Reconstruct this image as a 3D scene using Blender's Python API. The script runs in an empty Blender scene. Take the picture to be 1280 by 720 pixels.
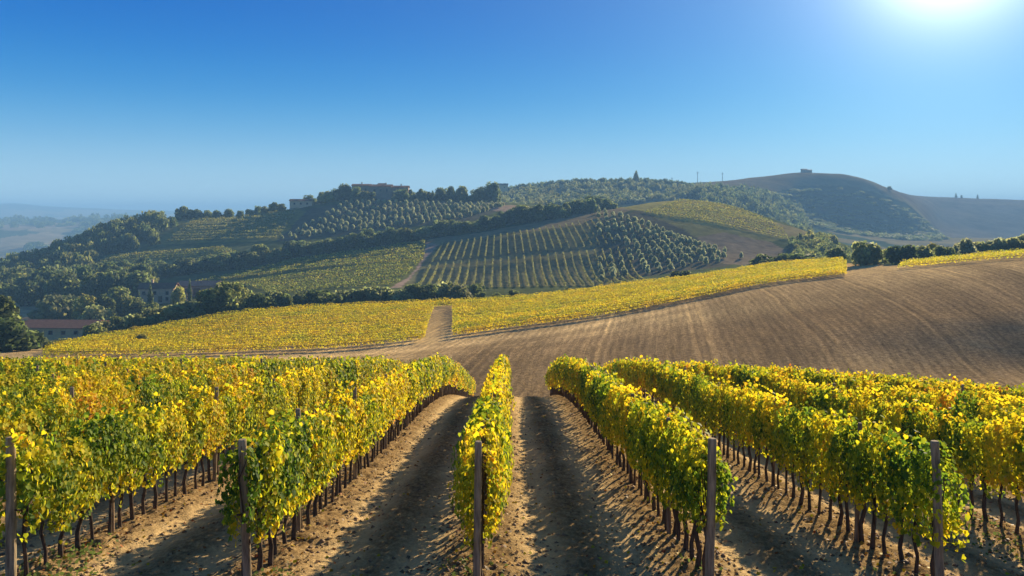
import bpy, math, random
import numpy as np
from mathutils import Vector, Matrix

random.seed(7)
RNG = np.random.default_rng(11)
SC = bpy.context.scene
COL = SC.collection

# ------------------------------------------------------------------ camera, sky, sun, exposure
F, CX, CY, CAMZ = 1000.0, 640.0, 265.0, 3.3      # focal length and principal point of the photograph (1280 x 720)
cam_d = bpy.data.cameras.new('camera')
cam = bpy.data.objects.new('camera', cam_d); COL.objects.link(cam)
cam.location = (0, 0, CAMZ); cam.rotation_euler = (math.pi/2, 0, 0)
cam_d.sensor_width = 36; cam_d.lens = 36*F/1280
cam_d.shift_y = -(360-CY)/1280
cam_d.clip_start = 0.1; cam_d.clip_end = 40000
SC.camera = cam

SUN_EL, SUN_AZ = math.radians(17.0), math.radians(28.8)     # azimuth east of the view direction (+Y)
sdir = Vector((math.sin(SUN_AZ)*math.cos(SUN_EL), math.cos(SUN_AZ)*math.cos(SUN_EL), math.sin(SUN_EL)))
sl = bpy.data.lights.new('sun', 'SUN'); so = bpy.data.objects.new('sun', sl); COL.objects.link(so)
sl.energy = 5.0; sl.angle = math.radians(0.6); sl.color = (1.0, 0.81, 0.54)
so.rotation_euler = sdir.to_track_quat('Z', 'Y').to_euler()

SC.view_settings.view_transform = 'Standard'; SC.view_settings.look = 'None'
SC.view_settings.exposure = 1.25; SC.view_settings.gamma = 1
SC.view_settings.use_curve_mapping = False
SC.cycles.max_bounces = 8; SC.cycles.transparent_max_bounces = 8; SC.cycles.transmission_bounces = 6
SC.cycles.volume_bounces = 0

w = bpy.data.worlds.new('World'); SC.world = w; w.use_nodes = True
nt = w.node_tree; nt.nodes.clear()
def N(nt, t, **k):
    n = nt.nodes.new(t)
    for a, v in k.items(): setattr(n, a, v)
    return n
sky = N(nt, 'ShaderNodeTexSky', sky_type='NISHITA', sun_disc=False)
sky.sun_elevation = SUN_EL; sky.sun_rotation = SUN_AZ
sky.air_density = 1.0; sky.dust_density = 0.1; sky.ozone_density = 2.2; sky.altitude = 300
hsv = N(nt, 'ShaderNodeHueSaturation'); hsv.inputs['Saturation'].default_value = 1.45; hsv.inputs['Value'].default_value = 0.85
tint = N(nt, 'ShaderNodeMix', data_type='RGBA', blend_type='MULTIPLY'); tint.inputs[0].default_value = 1
tint.inputs[7].default_value = (0.72, 0.95, 1.18, 1)
tc = N(nt, 'ShaderNodeTexCoord')
dot = N(nt, 'ShaderNodeVectorMath', operation='DOT_PRODUCT'); dot.inputs[1].default_value = sdir
nt.links.new(tc.outputs['Generated'], dot.inputs[0])
mx = N(nt, 'ShaderNodeMath', operation='MAXIMUM'); mx.inputs[1].default_value = 0.0
nt.links.new(dot.outputs['Value'], mx.inputs[0])
def aureole(lobes, colour):      # brightening of the sky round the sun
    acc = None
    for p, g in lobes:
        pw = N(nt, 'ShaderNodeMath', operation='POWER'); pw.inputs[1].default_value = p; nt.links.new(mx.outputs[0], pw.inputs[0])
        ml = N(nt, 'ShaderNodeMath', operation='MULTIPLY'); ml.inputs[1].default_value = g; nt.links.new(pw.outputs[0], ml.inputs[0])
        if acc is None: acc = ml
        else:
            ad = N(nt, 'ShaderNodeMath', operation='ADD'); nt.links.new(acc.outputs[0], ad.inputs[0]); nt.links.new(ml.outputs[0], ad.inputs[1]); acc = ad
    g = N(nt, 'ShaderNodeMix', data_type='RGBA', blend_type='MULTIPLY'); g.inputs[0].default_value = 1; g.inputs[7].default_value = (*colour, 1)
    nt.links.new(acc.outputs[0], g.inputs[6]); return g
core = aureole(((3000, 120), (500, 16.0), (130, 4.0)), (1.0, 0.99, 0.93))
wide = aureole(((28, 2.0), (6, 1.25)), (0.60, 0.96, 1.0))
glow = N(nt, 'ShaderNodeMix', data_type='RGBA', blend_type='ADD'); glow.inputs[0].default_value = 1
nt.links.new(core.outputs[2], glow.inputs[6]); nt.links.new(wide.outputs[2], glow.inputs[7])
add = N(nt, 'ShaderNodeMix', data_type='RGBA', blend_type='ADD'); add.inputs[0].default_value = 1
bg = N(nt, 'ShaderNodeBackground'); bg.inputs['Strength'].default_value = 0.05
out = N(nt, 'ShaderNodeOutputWorld')
nt.links.new(sky.outputs[0], hsv.inputs['Color']); nt.links.new(hsv.outputs[0], tint.inputs[6])
sz = N(nt, 'ShaderNodeSeparateXYZ'); nt.links.new(tc.outputs['Generated'], sz.inputs[0])
cr = N(nt, 'ShaderNodeValToRGB'); els = cr.color_ramp.elements          # clear autumn air: pale at the horizon, deep blue overhead
STOPS = ((0.0, (.46, .66, .76)), (0.045, (.31, .53, .69)), (0.09, (.13, .38, .64)), (0.14, (.03, .25, .58)), (0.20, (.004, .155, .52)), (0.27, (.0, .105, .46)), (0.6, (.015, .10, .33)), (1.0, (.02, .085, .27)))
while len(els) < len(STOPS): els.new(0.5)
for e_, (p_, c_) in zip(els, STOPS): e_.position = p_; e_.color = (*c_, 1)
cr.color_ramp.interpolation = 'B_SPLINE'
nt.links.new(sz.outputs['Z'], cr.inputs[0])
sc10 = N(nt, 'ShaderNodeVectorMath', operation='SCALE'); sc10.inputs['Scale'].default_value = 10.0; nt.links.new(cr.outputs[0], sc10.inputs[0])
clear = N(nt, 'ShaderNodeMix', data_type='RGBA', blend_type='MIX'); clear.inputs[0].default_value = 0.97
nt.links.new(tint.outputs[2], clear.inputs[6]); nt.links.new(sc10.outputs[0], clear.inputs[7])
nt.links.new(clear.outputs[2], add.inputs[6]); nt.links.new(glow.outputs[2], add.inputs[7])
nt.links.new(add.outputs[2], bg.inputs['Color']); nt.links.new(bg.outputs[0], out.inputs['Surface'])

HAZE_DENSITY = 0.00036

# ------------------------------------------------------------------ helpers
def tag(o, label=None, cat=None, group=None, kind=None):
    if label: o['label'] = label
    if cat: o['category'] = cat
    if group: o['group'] = group
    if kind: o['kind'] = kind
    return o

def empty(name, loc, rz=0.0, scale=1.0):
    o = bpy.data.objects.new(name, None); COL.objects.link(o)
    o.empty_display_size = 0.2
    o.location = loc; o.rotation_euler = (0, 0, rz)
    o.scale = (scale, scale, scale) if np.isscalar(scale) else scale
    return o

def link(name, me, parent=None):
    o = bpy.data.objects.new(name, me); COL.objects.link(o)
    if parent is not None: o.parent = parent
    return o

def mesh_np(name, V, faces, mat=None, col=None, smooth=False):
    """V (n,3); faces: list of (m,k) integer arrays; col (n,3) point colours."""
    me = bpy.data.meshes.new(name)
    V = np.asarray(V, dtype=np.float32)
    if not isinstance(faces, (list, tuple)): faces = [faces]
    faces = [np.asarray(f, dtype=np.int32) for f in faces if len(f)]
    me.vertices.add(len(V)); me.vertices.foreach_set('co', V.ravel())
    nl = sum(f.size for f in faces); npoly = sum(len(f) for f in faces)
    me.loops.add(nl); me.loops.foreach_set('vertex_index', np.concatenate([f.ravel() for f in faces]))
    me.polygons.add(npoly)
    sizes = np.concatenate([np.full(len(f), f.shape[1], dtype=np.int32) for f in faces])
    me.polygons.foreach_set('loop_start', np.concatenate([[0], np.cumsum(sizes)[:-1]]).astype(np.int32))
    if smooth: me.polygons.foreach_set('use_smooth', np.ones(npoly, dtype=bool))
    me.update(calc_edges=True)
    if col is not None:
        a = me.color_attributes.new('Col', 'FLOAT_COLOR', 'POINT')
        c = np.ones((len(V), 4), dtype=np.float32); c[:, :3] = col
        a.data.foreach_set('color', c.ravel())
    if mat is not None: me.materials.append(mat)
    return me

class MB:
    """collects small hand-built shapes into one mesh"""
    def __init__(self): self.v = []; self.f = []
    def add(self, V, Fs):
        o = len(self.v); self.v += [tuple(x) for x in V]; self.f += [[i+o for i in f] for f in Fs]
    def box(self, x0, x1, y0, y1, z0, z1):
        V = [(x, y, z) for z in (z0, z1) for y in (y0, y1) for x in (x0, x1)]
        self.add(V, [(0, 2, 3, 1), (4, 5, 7, 6), (0, 1, 5, 4), (2, 6, 7, 3), (0, 4, 6, 2), (1, 3, 7, 5)])
    def gable(self, x0, x1, y0, y1, z0, h, t=0.18, along='x'):
        ym, xm = (y0+y1)/2, (x0+x1)/2
        if along == 'x':
            prof = [(y0, z0), (ym, z0+h), (y1, z0), (y1, z0-t), (ym, z0+h-t), (y0, z0-t)]
            V = [(x0, a, b) for a, b in prof]+[(x1, a, b) for a, b in prof]
        else:
            prof = [(x0, z0), (xm, z0+h), (x1, z0), (x1, z0-t), (xm, z0+h-t), (x0, z0-t)]
            V = [(a, y0, b) for a, b in prof]+[(a, y1, b) for a, b in prof]
        self.add(V, [(0, 1, 4, 5), (1, 2, 3, 4), (11, 10, 7, 6), (10, 9, 8, 7)]+[(i, i+6, (i+1) % 6+6, (i+1) % 6) for i in range(6)])
    def tube(self, pts, rad, n=7, cap=True):
        pts = [Vector(p) for p in pts]; rings = []; V = []
        for i, p in enumerate(pts):
            d = (pts[min(i+1, len(pts)-1)]-pts[max(i-1, 0)]).normalized()
            ref = Vector((1, 0, 0)) if abs(d.x) < 0.8 else Vector((0, 1, 0))
            a1 = (ref-d*d.dot(ref)).normalized(); a2 = d.cross(a1)
            for k in range(n):
                a = 2*math.pi*k/n
                V.append(p+a1*(math.cos(a)*rad[i])+a2*(math.sin(a)*rad[i]))
        Fs = [(i*n+k, i*n+(k+1) % n, (i+1)*n+(k+1) % n, (i+1)*n+k) for i in range(len(pts)-1) for k in range(n)]
        if cap: Fs += [tuple(range((len(pts)-1)*n, len(pts)*n)), tuple(reversed(range(n)))]
        self.add(V, Fs)
    def mesh(self, name, mat, smooth=False):
        me = bpy.data.meshes.new(name); me.from_pydata([tuple(v) for v in self.v], [], self.f); me.update()
        if smooth: me.polygons.foreach_set('use_smooth', np.ones(len(me.polygons), dtype=bool))
        me.materials.append(mat); return me

# value noise
_perm = RNG.random((256, 256)).astype(np.float32)
def vnoise(x, y):
    x = np.asarray(x, dtype=np.float64); y = np.asarray(y, dtype=np.float64)
    xi = np.floor(x).astype(int); yi = np.floor(y).astype(int); fx = x-xi; fy = y-yi
    fx = fx*fx*(3-2*fx); fy = fy*fy*(3-2*fy)
    a = _perm[xi % 256, yi % 256]; b = _perm[(xi+1) % 256, yi % 256]; c = _perm[xi % 256, (yi+1) % 256]; d = _perm[(xi+1) % 256, (yi+1) % 256]
    return (a*(1-fx)+b*fx)*(1-fy)+(c*(1-fx)+d*fx)*fy
def fbm(x, y, o=4):
    s = 0; a = 0.5
    for i in range(o):
        s = s+a*(vnoise(x+17.3*i, y+9.1*i)-0.5); x = x*2.03; y = y*2.03; a *= 0.5
    return s
def sstep(a, b, x):
    t = np.clip((x-a)/(b-a), 0, 1); return t*t*(3-2*t)

def pchip1(xk, yk, x):
    xk = np.asarray(xk, float); yk = np.asarray(yk, float); h = np.diff(xk); dl = np.diff(yk)/h
    m = np.zeros(len(xk)); m[0] = dl[0]; m[-1] = dl[-1]
    for i in range(1, len(xk)-1):
        if dl[i-1]*dl[i] > 0:
            w1 = 2*h[i]+h[i-1]; w2 = h[i]+2*h[i-1]; m[i] = (w1+w2)/(w1/dl[i-1]+w2/dl[i])
    x = np.clip(x, xk[0], xk[-1]); k = np.clip(np.searchsorted(xk, x, side='right')-1, 0, len(xk)-2)
    t = (x-xk[k])/h[k]; t2 = t*t; t3 = t2*t
    return (2*t3-3*t2+1)*yk[k]+(t3-2*t2+t)*h[k]*m[k]+(-2*t3+3*t2)*yk[k+1]+(t3-t2)*h[k]*m[k+1]

# ------------------------------------------------------------------ the lie of the land
ROW0, PITCH = -0.42, 2.9          # lateral position of the middle vine row, distance between rows
def znear_smooth(X, Y):
    z = pchip1([-20, 0, 20, 33, 40, 64, 74, 84, 90], [2.8, 0, -2.8, -4.62, -5.95, -11.9, -14.3, -15.7, -15.8], Y)
    xr = np.maximum(X, 0)
    return z-0.0034*xr*xr/(1+(xr/40)**2)
def row_u(X):                     # 0 at a vine row, 0.5 in the middle of the alley
    u = (X-ROW0)/PITCH; return np.abs(u-np.round(u))
def znear(X, Y, fine=True):
    z = znear_smooth(X, Y)
    u = row_u(X)*PITCH
    z = z+0.07*np.exp(-(u/0.42)**2)-0.06*np.exp(-((u-0.84)/0.27)**2)
    if fine:
        rough = 0.25+0.75*np.exp(-(u/0.5)**2)+0.35*np.exp(-((u-1.45)/0.25)**2)
        z = z+rough*(0.16*fbm(X*3.1, Y*3.1, 3)+0.10*fbm(X*9, Y*9, 3))+0.05*fbm(X*0.7, Y*0.7, 2)
    return z

CON = [   # ridges, feet of slopes and hollows: bearing, angle below the level line, distance
 [(-800,500,84),(0,500,84),(640,499,84),(960,480,86),(1280,475,88),(2100,465,88)],
 [(-800,470,98),(0,470,98),(380,462,98),(640,450,105),(960,418,110),(1280,386,110),(2100,358,112)],
 [(-800,452,112),(0,448,112),(60,448,112),(380,441,118),(530,428,124),(640,413,132),(760,396,140),(880,373,150),(960,357,157),(1060,345,160),(1120,338,157),(1280,325,150),(2100,300,150)],
 [(-800,440,150),(60,434,150),(180,417,160),(330,393,178),(540,382,190),(640,377,195),(760,363,200),(880,348,208),(1000,331,212),(1055,329,208),(1120,331,182),(1280,318,172),(2100,292,170)],
 [(-800,425,250),(0,424,240),(60,424,235),(200,399,235),(330,386,235),(540,375,235),(640,370,235),(760,364,240),(880,352,250),(1000,345,260),(1060,345,270),(1280,345,280),(2100,330,290)],
 [(-800,385,310),(0,384,300),(110,387,290),(200,374,290),(330,367,280),(480,359,275),(540,357,275),(640,357,275),(750,354,285),(900,336,310),(960,330,330),(1030,318,360),(1100,320,390),(1280,320,400),(2100,320,410)],
 [(-800,362,370),(0,364,370),(100,354,370),(230,346,360),(290,340,355),(400,320,362),(530,302,375),(640,284,395),(700,274,415),(760,263,450),(850,251,505),(890,253,505),(960,272,475),(1040,300,435),(1100,318,430),(1280,325,450),(2100,330,450)],
 [(-800,350,430),(0,341,430),(120,322,430),(220,309,430),(350,299,420),(400,297,420),(500,286,430),(620,271,450),(700,262,480),(760,259,520),(850,262,565),(900,268,570),(960,290,575),(1040,310,560),(1280,330,560),(2100,330,560)],
 [(-800,400,480),(-200,370,480),(0,341,480),(50,327,490),(100,308,500),(150,289,510),(200,278,520),(300,271,520),(360,262,520),(400,255,520),(440,251,525),(500,251,525),(560,251,530),(620,253,540),(700,259,560),(760,262,590),(850,270,620),(900,280,630),(1000,300,640),(1280,330,640),(2100,330,640)],
 [(-800,440,620),(0,380,620),(200,330,650),(400,300,650),(620,262,640),(700,262,650),(800,262,680),(900,276,700),(1000,300,720),(1280,325,760),(2100,325,760)],
 [(-800,430,770),(0,372,770),(400,292,770),(560,263,770),(620,252,770),(700,247,780),(800,247,790),(880,250,800),(940,263,810),(1000,285,830),(1060,296,850),(1150,302,870),(1280,302,880),(2100,305,880)],
 [(-800,430,900),(0,360,900),(400,280,900),(560,254,890),(620,243,890),(660,236,890),(740,230,895),(800,230,900),(850,234,905),(900,241,920),(950,251,930),(1000,268,950),(1060,284,960),(1150,297,980),(1280,299,1000),(2100,300,1000)],
 [(-800,420,1150),(0,350,1150),(400,280,1150),(700,242,1150),(800,235,1150),(850,231,1150),(900,227,1150),(960,220,1150),(1005,216,1150),(1045,217,1150),(1075,223,1150),(1100,232,1150),(1125,246,1150),(1150,266,1150),(1185,299,1160),(1280,303,1200),(2100,305,1200)],
 [(-800,330,1700),(0,303,1700),(90,306,1700),(150,295,1700),(400,275,1700),(800,250,1700),(1000,245,1700),(1100,240,1700),(1150,244,1700),(1280,249,1700),(1500,254,1700),(2100,262,1700)],
 [(-800,278,2400),(-200,272,2400),(0,275,2400),(70,274,2400),(150,271,2400),(200,275,2400),(400,272,2400),(800,266,2400),(1280,262,2400),(2100,262,2400)],
 [(-800,285,3400),(0,283,3400),(640,275,3400),(1280,268,3400),(2100,268,3400)],
 [(-800,258,6000),(-300,252,6000),(-40,257,6000),(15,254.5,6000),(60,258,6000),(110,261,6000),(170,263,6000),(250,265.5,6000),(640,266,6000),(2100,262,6000)],
 [(-800,268,9000),(2100,268,9000)],
]
def zloft(px, d, noise=True):
    px = np.atleast_1d(np.asarray(px, float)); d = np.atleast_1d(np.asarray(d, float))
    px, d = np.broadcast_arrays(px, d); shp = px.shape; px = px.ravel(); d = d.ravel()
    K = len(CON)+1; D = np.empty((K, len(px))); Z = np.empty((K, len(px)))
    D[0] = 68.0; Z[0] = znear_smooth((px-CX)/F*68.0, np.full(len(px), 68.0))-0.05
    for k, c in enumerate(CON):
        xs = [p[0] for p in c]
        yy = pchip1(xs, [p[1] for p in c], px); D[k+1] = pchip1(xs, [p[2] for p in c], px)
        Z[k+1] = CAMZ-(yy-CY)/F*D[k+1]
    h = np.diff(D, axis=0); dl = np.diff(Z, axis=0)/h
    m = np.zeros_like(Z); m[0] = dl[0]; m[-1] = dl[-1]
    a, b = dl[:-1], dl[1:]; w1 = 2*h[1:]+h[:-1]; w2 = h[1:]+2*h[:-1]
    ok = a*b > 0
    with np.errstate(divide='ignore', invalid='ignore'):
        mm = (w1+w2)/(w1/a+w2/b)
    m[1:-1] = np.where(ok, mm, 0)
    k = np.clip((d[None, :] >= D).sum(0)-1, 0, K-2); i = np.arange(len(px))
    hk = h[k, i]; t = np.clip((d-D[k, i])/hk, 0, 1); t2 = t*t; t3 = t2*t
    z = (2*t3-3*t2+1)*Z[k, i]+(t3-2*t2+t)*hk*m[k, i]+(-2*t3+3*t2)*Z[k+1, i]+(t3-t2)*hk*m[k+1, i]
    if noise:
        X = (px-CX)/F*d
        z = z+0.25*fbm(X/9, d/9, 3)*sstep(70, 90, d)*(1-0.5*sstep(110, 130, d))
        z = z+2.0*fbm(X/45, d/45, 4)*sstep(260, 330, d)+9*fbm(X/190, d/190, 4)*sstep(640, 900, d)+30*fbm(X/800, d/800, 4)*sstep(1250, 1700, d)*(1-0.7*sstep(900, 1000, px))
    return z.reshape(shp), (k+t).reshape(shp)
def H(X, Y):                       # ground height beyond the near vineyard
    return zloft(CX+F*np.asarray(X)/np.asarray(Y), Y)[0]
def W(px, d):                      # ground point on bearing px at distance d
    return Vector(((px-CX)/F*d, d, float(zloft(px, d)[0].ravel()[0])))
def ground_d(px, y, d0, d1):       # distance at which the ground is seen under a given angle
    ds = np.linspace(d0, d1, 240); z, _ = zloft(np.full(240, px), ds)
    yy = CY-F*(z-CAMZ)/ds
    idx = np.where((yy[:-1] >= y) & (yy[1:] <= y))[0]
    if len(idx) == 0: return float(ds[np.argmin(np.abs(yy-y))])
    i = idx[0]; t = (yy[i]-y)/max(1e-9, yy[i]-yy[i+1]); return float(ds[i]+t*(ds[i+1]-ds[i]))
def contour_d(k, px): c = CON[k]; return pchip1([p[0] for p in c], [p[2] for p in c], np.asarray(px, float))

# ------------------------------------------------------------------ materials
def new_mat(name):
    m = bpy.data.materials.new(name); m.use_nodes = True; m.node_tree.nodes.clear(); return m, m.node_tree
def ramp(nt, pts):
    r = N(nt, 'ShaderNodeValToRGB'); e = r.color_ramp.elements
    while len(e) < len(pts): e.new(0.5)
    for i, (p, c) in enumerate(pts): e[i].position = p; e[i].color = (*c, 1)
    return r
def noise(nt, vec, scale, detail=6, rough=0.6):
    n = N(nt, 'ShaderNodeTexNoise'); n.inputs['Scale'].default_value = scale; n.inputs['Detail'].default_value = detail; n.inputs['Roughness'].default_value = rough
    nt.links.new(vec, n.inputs['Vector']); return n
def mixc(nt, fac, a, b, mode='MIX'):
    m = N(nt, 'ShaderNodeMix', data_type='RGBA', blend_type=mode)
    for v, i in ((fac, 0), (a, 6), (b, 7)):
        if hasattr(v, 'links'): nt.links.new(v, m.inputs[i])
        elif i == 0: m.inputs[0].default_value = v
        else: m.inputs[i].default_value = (*v, 1)
    return m.outputs[2]
def finish(nt, colour, rough=0.9, bump=None, dist=0.05, strength=0.6, spec=0.04):
    p = N(nt, 'ShaderNodeBsdfPrincipled'); p.inputs['Roughness'].default_value = rough; p.inputs['Specular IOR Level'].default_value = spec
    if hasattr(colour, 'links'): nt.links.new(colour, p.inputs['Base Color'])
    else: p.inputs['Base Color'].default_value = (*colour, 1)
    if bump is not None:
        b = N(nt, 'ShaderNodeBump'); b.inputs['Distance'].default_value = dist; b.inputs['Strength'].default_value = strength
        nt.links.new(bump, b.inputs['Height']); nt.links.new(b.outputs[0], p.inputs['Normal'])
    o = N(nt, 'ShaderNodeOutputMaterial'); nt.links.new(p.outputs[0], o.inputs['Surface']); return p

def leaf_mat(name, trans=0.5, var=0.25, gain=1.35):
    m, nt = new_mat(name)
    a = N(nt, 'ShaderNodeAttribute', attribute_name='Col')
    oi = N(nt, 'ShaderNodeObjectInfo')
    hs = N(nt, 'ShaderNodeHueSaturation')
    r1 = N(nt, 'ShaderNodeMapRange'); r1.inputs['To Min'].default_value = 1-var; r1.inputs['To Max'].default_value = 1+var
    nt.links.new(oi.outputs['Random'], r1.inputs['Value']); nt.links.new(r1.outputs[0], hs.inputs['Value'])
    mu = N(nt, 'ShaderNodeMath', operation='MULTIPLY'); mu.inputs[1].default_value = 7.13; fr = N(nt, 'ShaderNodeMath', operation='FRACT')
    nt.links.new(oi.outputs['Random'], mu.inputs[0]); nt.links.new(mu.outputs[0], fr.inputs[0])
    r2 = N(nt, 'ShaderNodeMapRange'); r2.inputs['To Min'].default_value = 0.5-0.05*var; r2.inputs['To Max'].default_value = 0.5+0.05*var
    nt.links.new(fr.outputs[0], r2.inputs['Value']); nt.links.new(r2.outputs[0], hs.inputs['Hue'])
    nt.links.new(a.outputs['Color'], hs.inputs['Color'])
    p = N(nt, 'ShaderNodeBsdfPrincipled'); p.inputs['Roughness'].default_value = 0.65; p.inputs['Specular IOR Level'].default_value = 0.1
    nt.links.new(hs.outputs[0], p.inputs['Base Color'])
    t = N(nt, 'ShaderNodeBsdfTranslucent')
    g = N(nt, 'ShaderNodeVectorMath', operation='SCALE'); g.inputs['Scale'].default_value = gain
    nt.links.new(hs.outputs[0], g.inputs[0]); nt.links.new(g.outputs[0], t.inputs['Color'])
    mxs = N(nt, 'ShaderNodeMixShader'); mxs.inputs[0].default_value = trans
    nt.links.new(p.outputs[0], mxs.inputs[1]); nt.links.new(t.outputs[0], mxs.inputs[2])
    o = N(nt, 'ShaderNodeOutputMaterial'); nt.links.new(mxs.outputs[0], o.inputs['Surface']); return m

def wood_mat(name, a, b, sc=30):
    m, nt = new_mat(name); tc = N(nt, 'ShaderNodeTexCoord'); mp = N(nt, 'ShaderNodeMapping'); mp.inputs['Scale'].default_value = (1, 1, 0.12)
    nt.links.new(tc.outputs['Object'], mp.inputs['Vector']); n = noise(nt, mp.outputs[0], sc, 5)
    r = ramp(nt, [(0.3, a), (0.7, b)]); nt.links.new(n.outputs['Fac'], r.inputs[0])
    finish(nt, r.outputs[0], 0.85, n.outputs['Fac'], 0.02, 0.7); return m

def soil_near():
    m, nt = new_mat('vineyard_soil'); tc = N(nt, 'ShaderNodeTexCoord'); v = tc.outputs['Object']
    a = N(nt, 'ShaderNodeAttribute', attribute_name='Col')     # bare wheel tracks, sunlit band painted in with them / mulched strips
    sep = N(nt, 'ShaderNodeSeparateColor'); nt.links.new(a.outputs['Color'], sep.inputs[0])
    mp = N(nt, 'ShaderNodeMapping'); mp.inputs['Scale'].default_value = (1.6, 0.8, 1); mp.inputs['Rotation'].default_value = (0, 0, 0.5); nt.links.new(v, mp.inputs['Vector'])
    n1 = noise(nt, mp.outputs[0], 7, 8, 0.7); n2 = noise(nt, v, 28, 4, 0.7); n3 = noise(nt, v, 0.9, 3)
    mulch = ramp(nt, [(0.28, (0.09, 0.057, 0.028)), (0.5, (0.29, 0.195, 0.09)), (0.72, (0.58, 0.42, 0.2))]); nt.links.new(n1.outputs['Fac'], mulch.inputs[0])
    track = ramp(nt, [(0.3, (0.58, 0.41, 0.2)), (0.7, (0.75, 0.56, 0.28))]); nt.links.new(n1.outputs['Fac'], track.inputs[0])
    c = mixc(nt, sep.outputs[0], mulch.outputs[0], track.outputs[0])
    g = ramp(nt, [(0.35, (0.75, 0.75, 0.75)), (0.7, (1.1, 1.1, 1.1))]); nt.links.new(n2.outputs['Fac'], g.inputs[0])
    c = mixc(nt, 1.0, c, g.outputs[0], 'MULTIPLY')
    g2 = ramp(nt, [(0.35, (0.85, 0.82, 0.8)), (0.7, (1.05, 1.05, 1.05))]); nt.links.new(n3.outputs['Fac'], g2.inputs[0])
    c = mixc(nt, 1.0, c, g2.outputs[0], 'MULTIPLY')
    h = N(nt, 'ShaderNodeMath', operation='ADD'); nt.links.new(n1.outputs['Fac'], h.inputs[0]); nt.links.new(n2.outputs['Fac'], h.inputs[1])
    finish(nt, c, 0.95, h.outputs[0], 0.05, 0.8, spec=0.0); return m

def soil_ploughed():
    m, nt = new_mat('ploughed_soil'); tc = N(nt, 'ShaderNodeTexCoord'); v = tc.outputs['Object']
    a = N(nt, 'ShaderNodeAttribute', attribute_name='Col')
    uv = N(nt, 'ShaderNodeUVMap', uv_map='furrows')
    mp = N(nt, 'ShaderNodeMapping'); mp.inputs['Scale'].default_value = (1, 0.10, 1); nt.links.new(uv.outputs[0], mp.inputs['Vector'])
    n1 = noise(nt, mp.outputs[0], 1.6, 4, 0.65)                         # drill lines
    mp2 = N(nt, 'ShaderNodeMapping'); mp2.inputs['Scale'].default_value = (0.13, 0.006, 1); nt.links.new(uv.outputs[0], mp2.inputs['Vector'])
    n2 = noise(nt, mp2.outputs[0], 1.0, 3, 0.5)                        # broad passes
    n3 = noise(nt, v, 2.2, 7, 0.8)                                   # clods
    wv = N(nt, 'ShaderNodeTexWave', wave_type='BANDS', bands_direction='X'); wv.inputs['Scale'].default_value = 0.27; wv.inputs['Distortion'].default_value = 3.0; wv.inputs['Detail'].default_value = 3; wv.inputs['Detail Scale'].default_value = 2.5
    nt.links.new(uv.outputs[0], wv.inputs['Vector'])
    wt = N(nt, 'ShaderNodeTexWave', wave_type='BANDS', bands_direction='X'); wt.inputs['Scale'].default_value = 0.021; wt.inputs['Distortion'].default_value = 0.6; nt.links.new(uv.outputs[0], wt.inputs['Vector'])
    rw = ramp(nt, [(0.1, (0.90, 0.895, 0.89)), (0.9, (1.10, 1.095, 1.08))]); nt.links.new(wv.outputs['Fac'], rw.inputs[0])
    rt_ = ramp(nt, [(0.90, (1, 1, 1)), (0.975, (1.28, 1.26, 1.2)), (0.985, (0.92, 0.92, 0.92))]); nt.links.new(wt.outputs['Fac'], rt_.inputs[0])
    r = ramp(nt, [(0.36, (0.52, 0.49, 0.46)), (0.64, (1.42, 1.39, 1.33))]); nt.links.new(n3.outputs['Fac'], r.inputs[0])
    r1 = ramp(nt, [(0.32, (0.80, 0.79, 0.78)), (0.68, (1.2, 1.19, 1.16))]); nt.links.new(n1.outputs['Fac'], r1.inputs[0])
    r2 = ramp(nt, [(0.35, (0.76, 0.75, 0.74)), (0.68, (1.28, 1.25, 1.2))]); nt.links.new(n2.outputs['Fac'], r2.inputs[0])
    c = mixc(nt, 1, a.outputs['Color'], r.outputs[0], 'MULTIPLY'); c = mixc(nt, 1, c, rw.outputs[0], 'MULTIPLY'); c = mixc(nt, 1, c, rt_.outputs[0], 'MULTIPLY'); c = mixc(nt, 1, c, r1.outputs[0], 'MULTIPLY'); c = mixc(nt, 1, c, r2.outputs[0], 'MULTIPLY')
    h = N(nt, 'ShaderNodeMath', operation='ADD'); nt.links.new(n3.outputs['Fac'], h.inputs[0]); nt.links.new(n1.outputs['Fac'], h.inputs[1])
    finish(nt, c, 0.95, h.outputs[0], 0.3, 0.8, spec=0.0); return m

def land_mat(name, s=0.25, bumpd=0.6):
    m, nt = new_mat(name); tc = N(nt, 'ShaderNodeTexCoord'); v = tc.outputs['Object']
    a = N(nt, 'ShaderNodeAttribute', attribute_name='Col')
    n = noise(nt, v, s, 8, 0.7); r = ramp(nt, [(0.3, (0.6, 0.6, 0.6)), (0.7, (1.35, 1.33, 1.25))]); nt.links.new(n.outputs['Fac'], r.inputs[0])
    c = mixc(nt, 1, a.outputs['Color'], r.outputs[0], 'MULTIPLY')
    finish(nt, c, 0.95, n.outputs['Fac'], bumpd, 0.7, spec=0.0); return m

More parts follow.
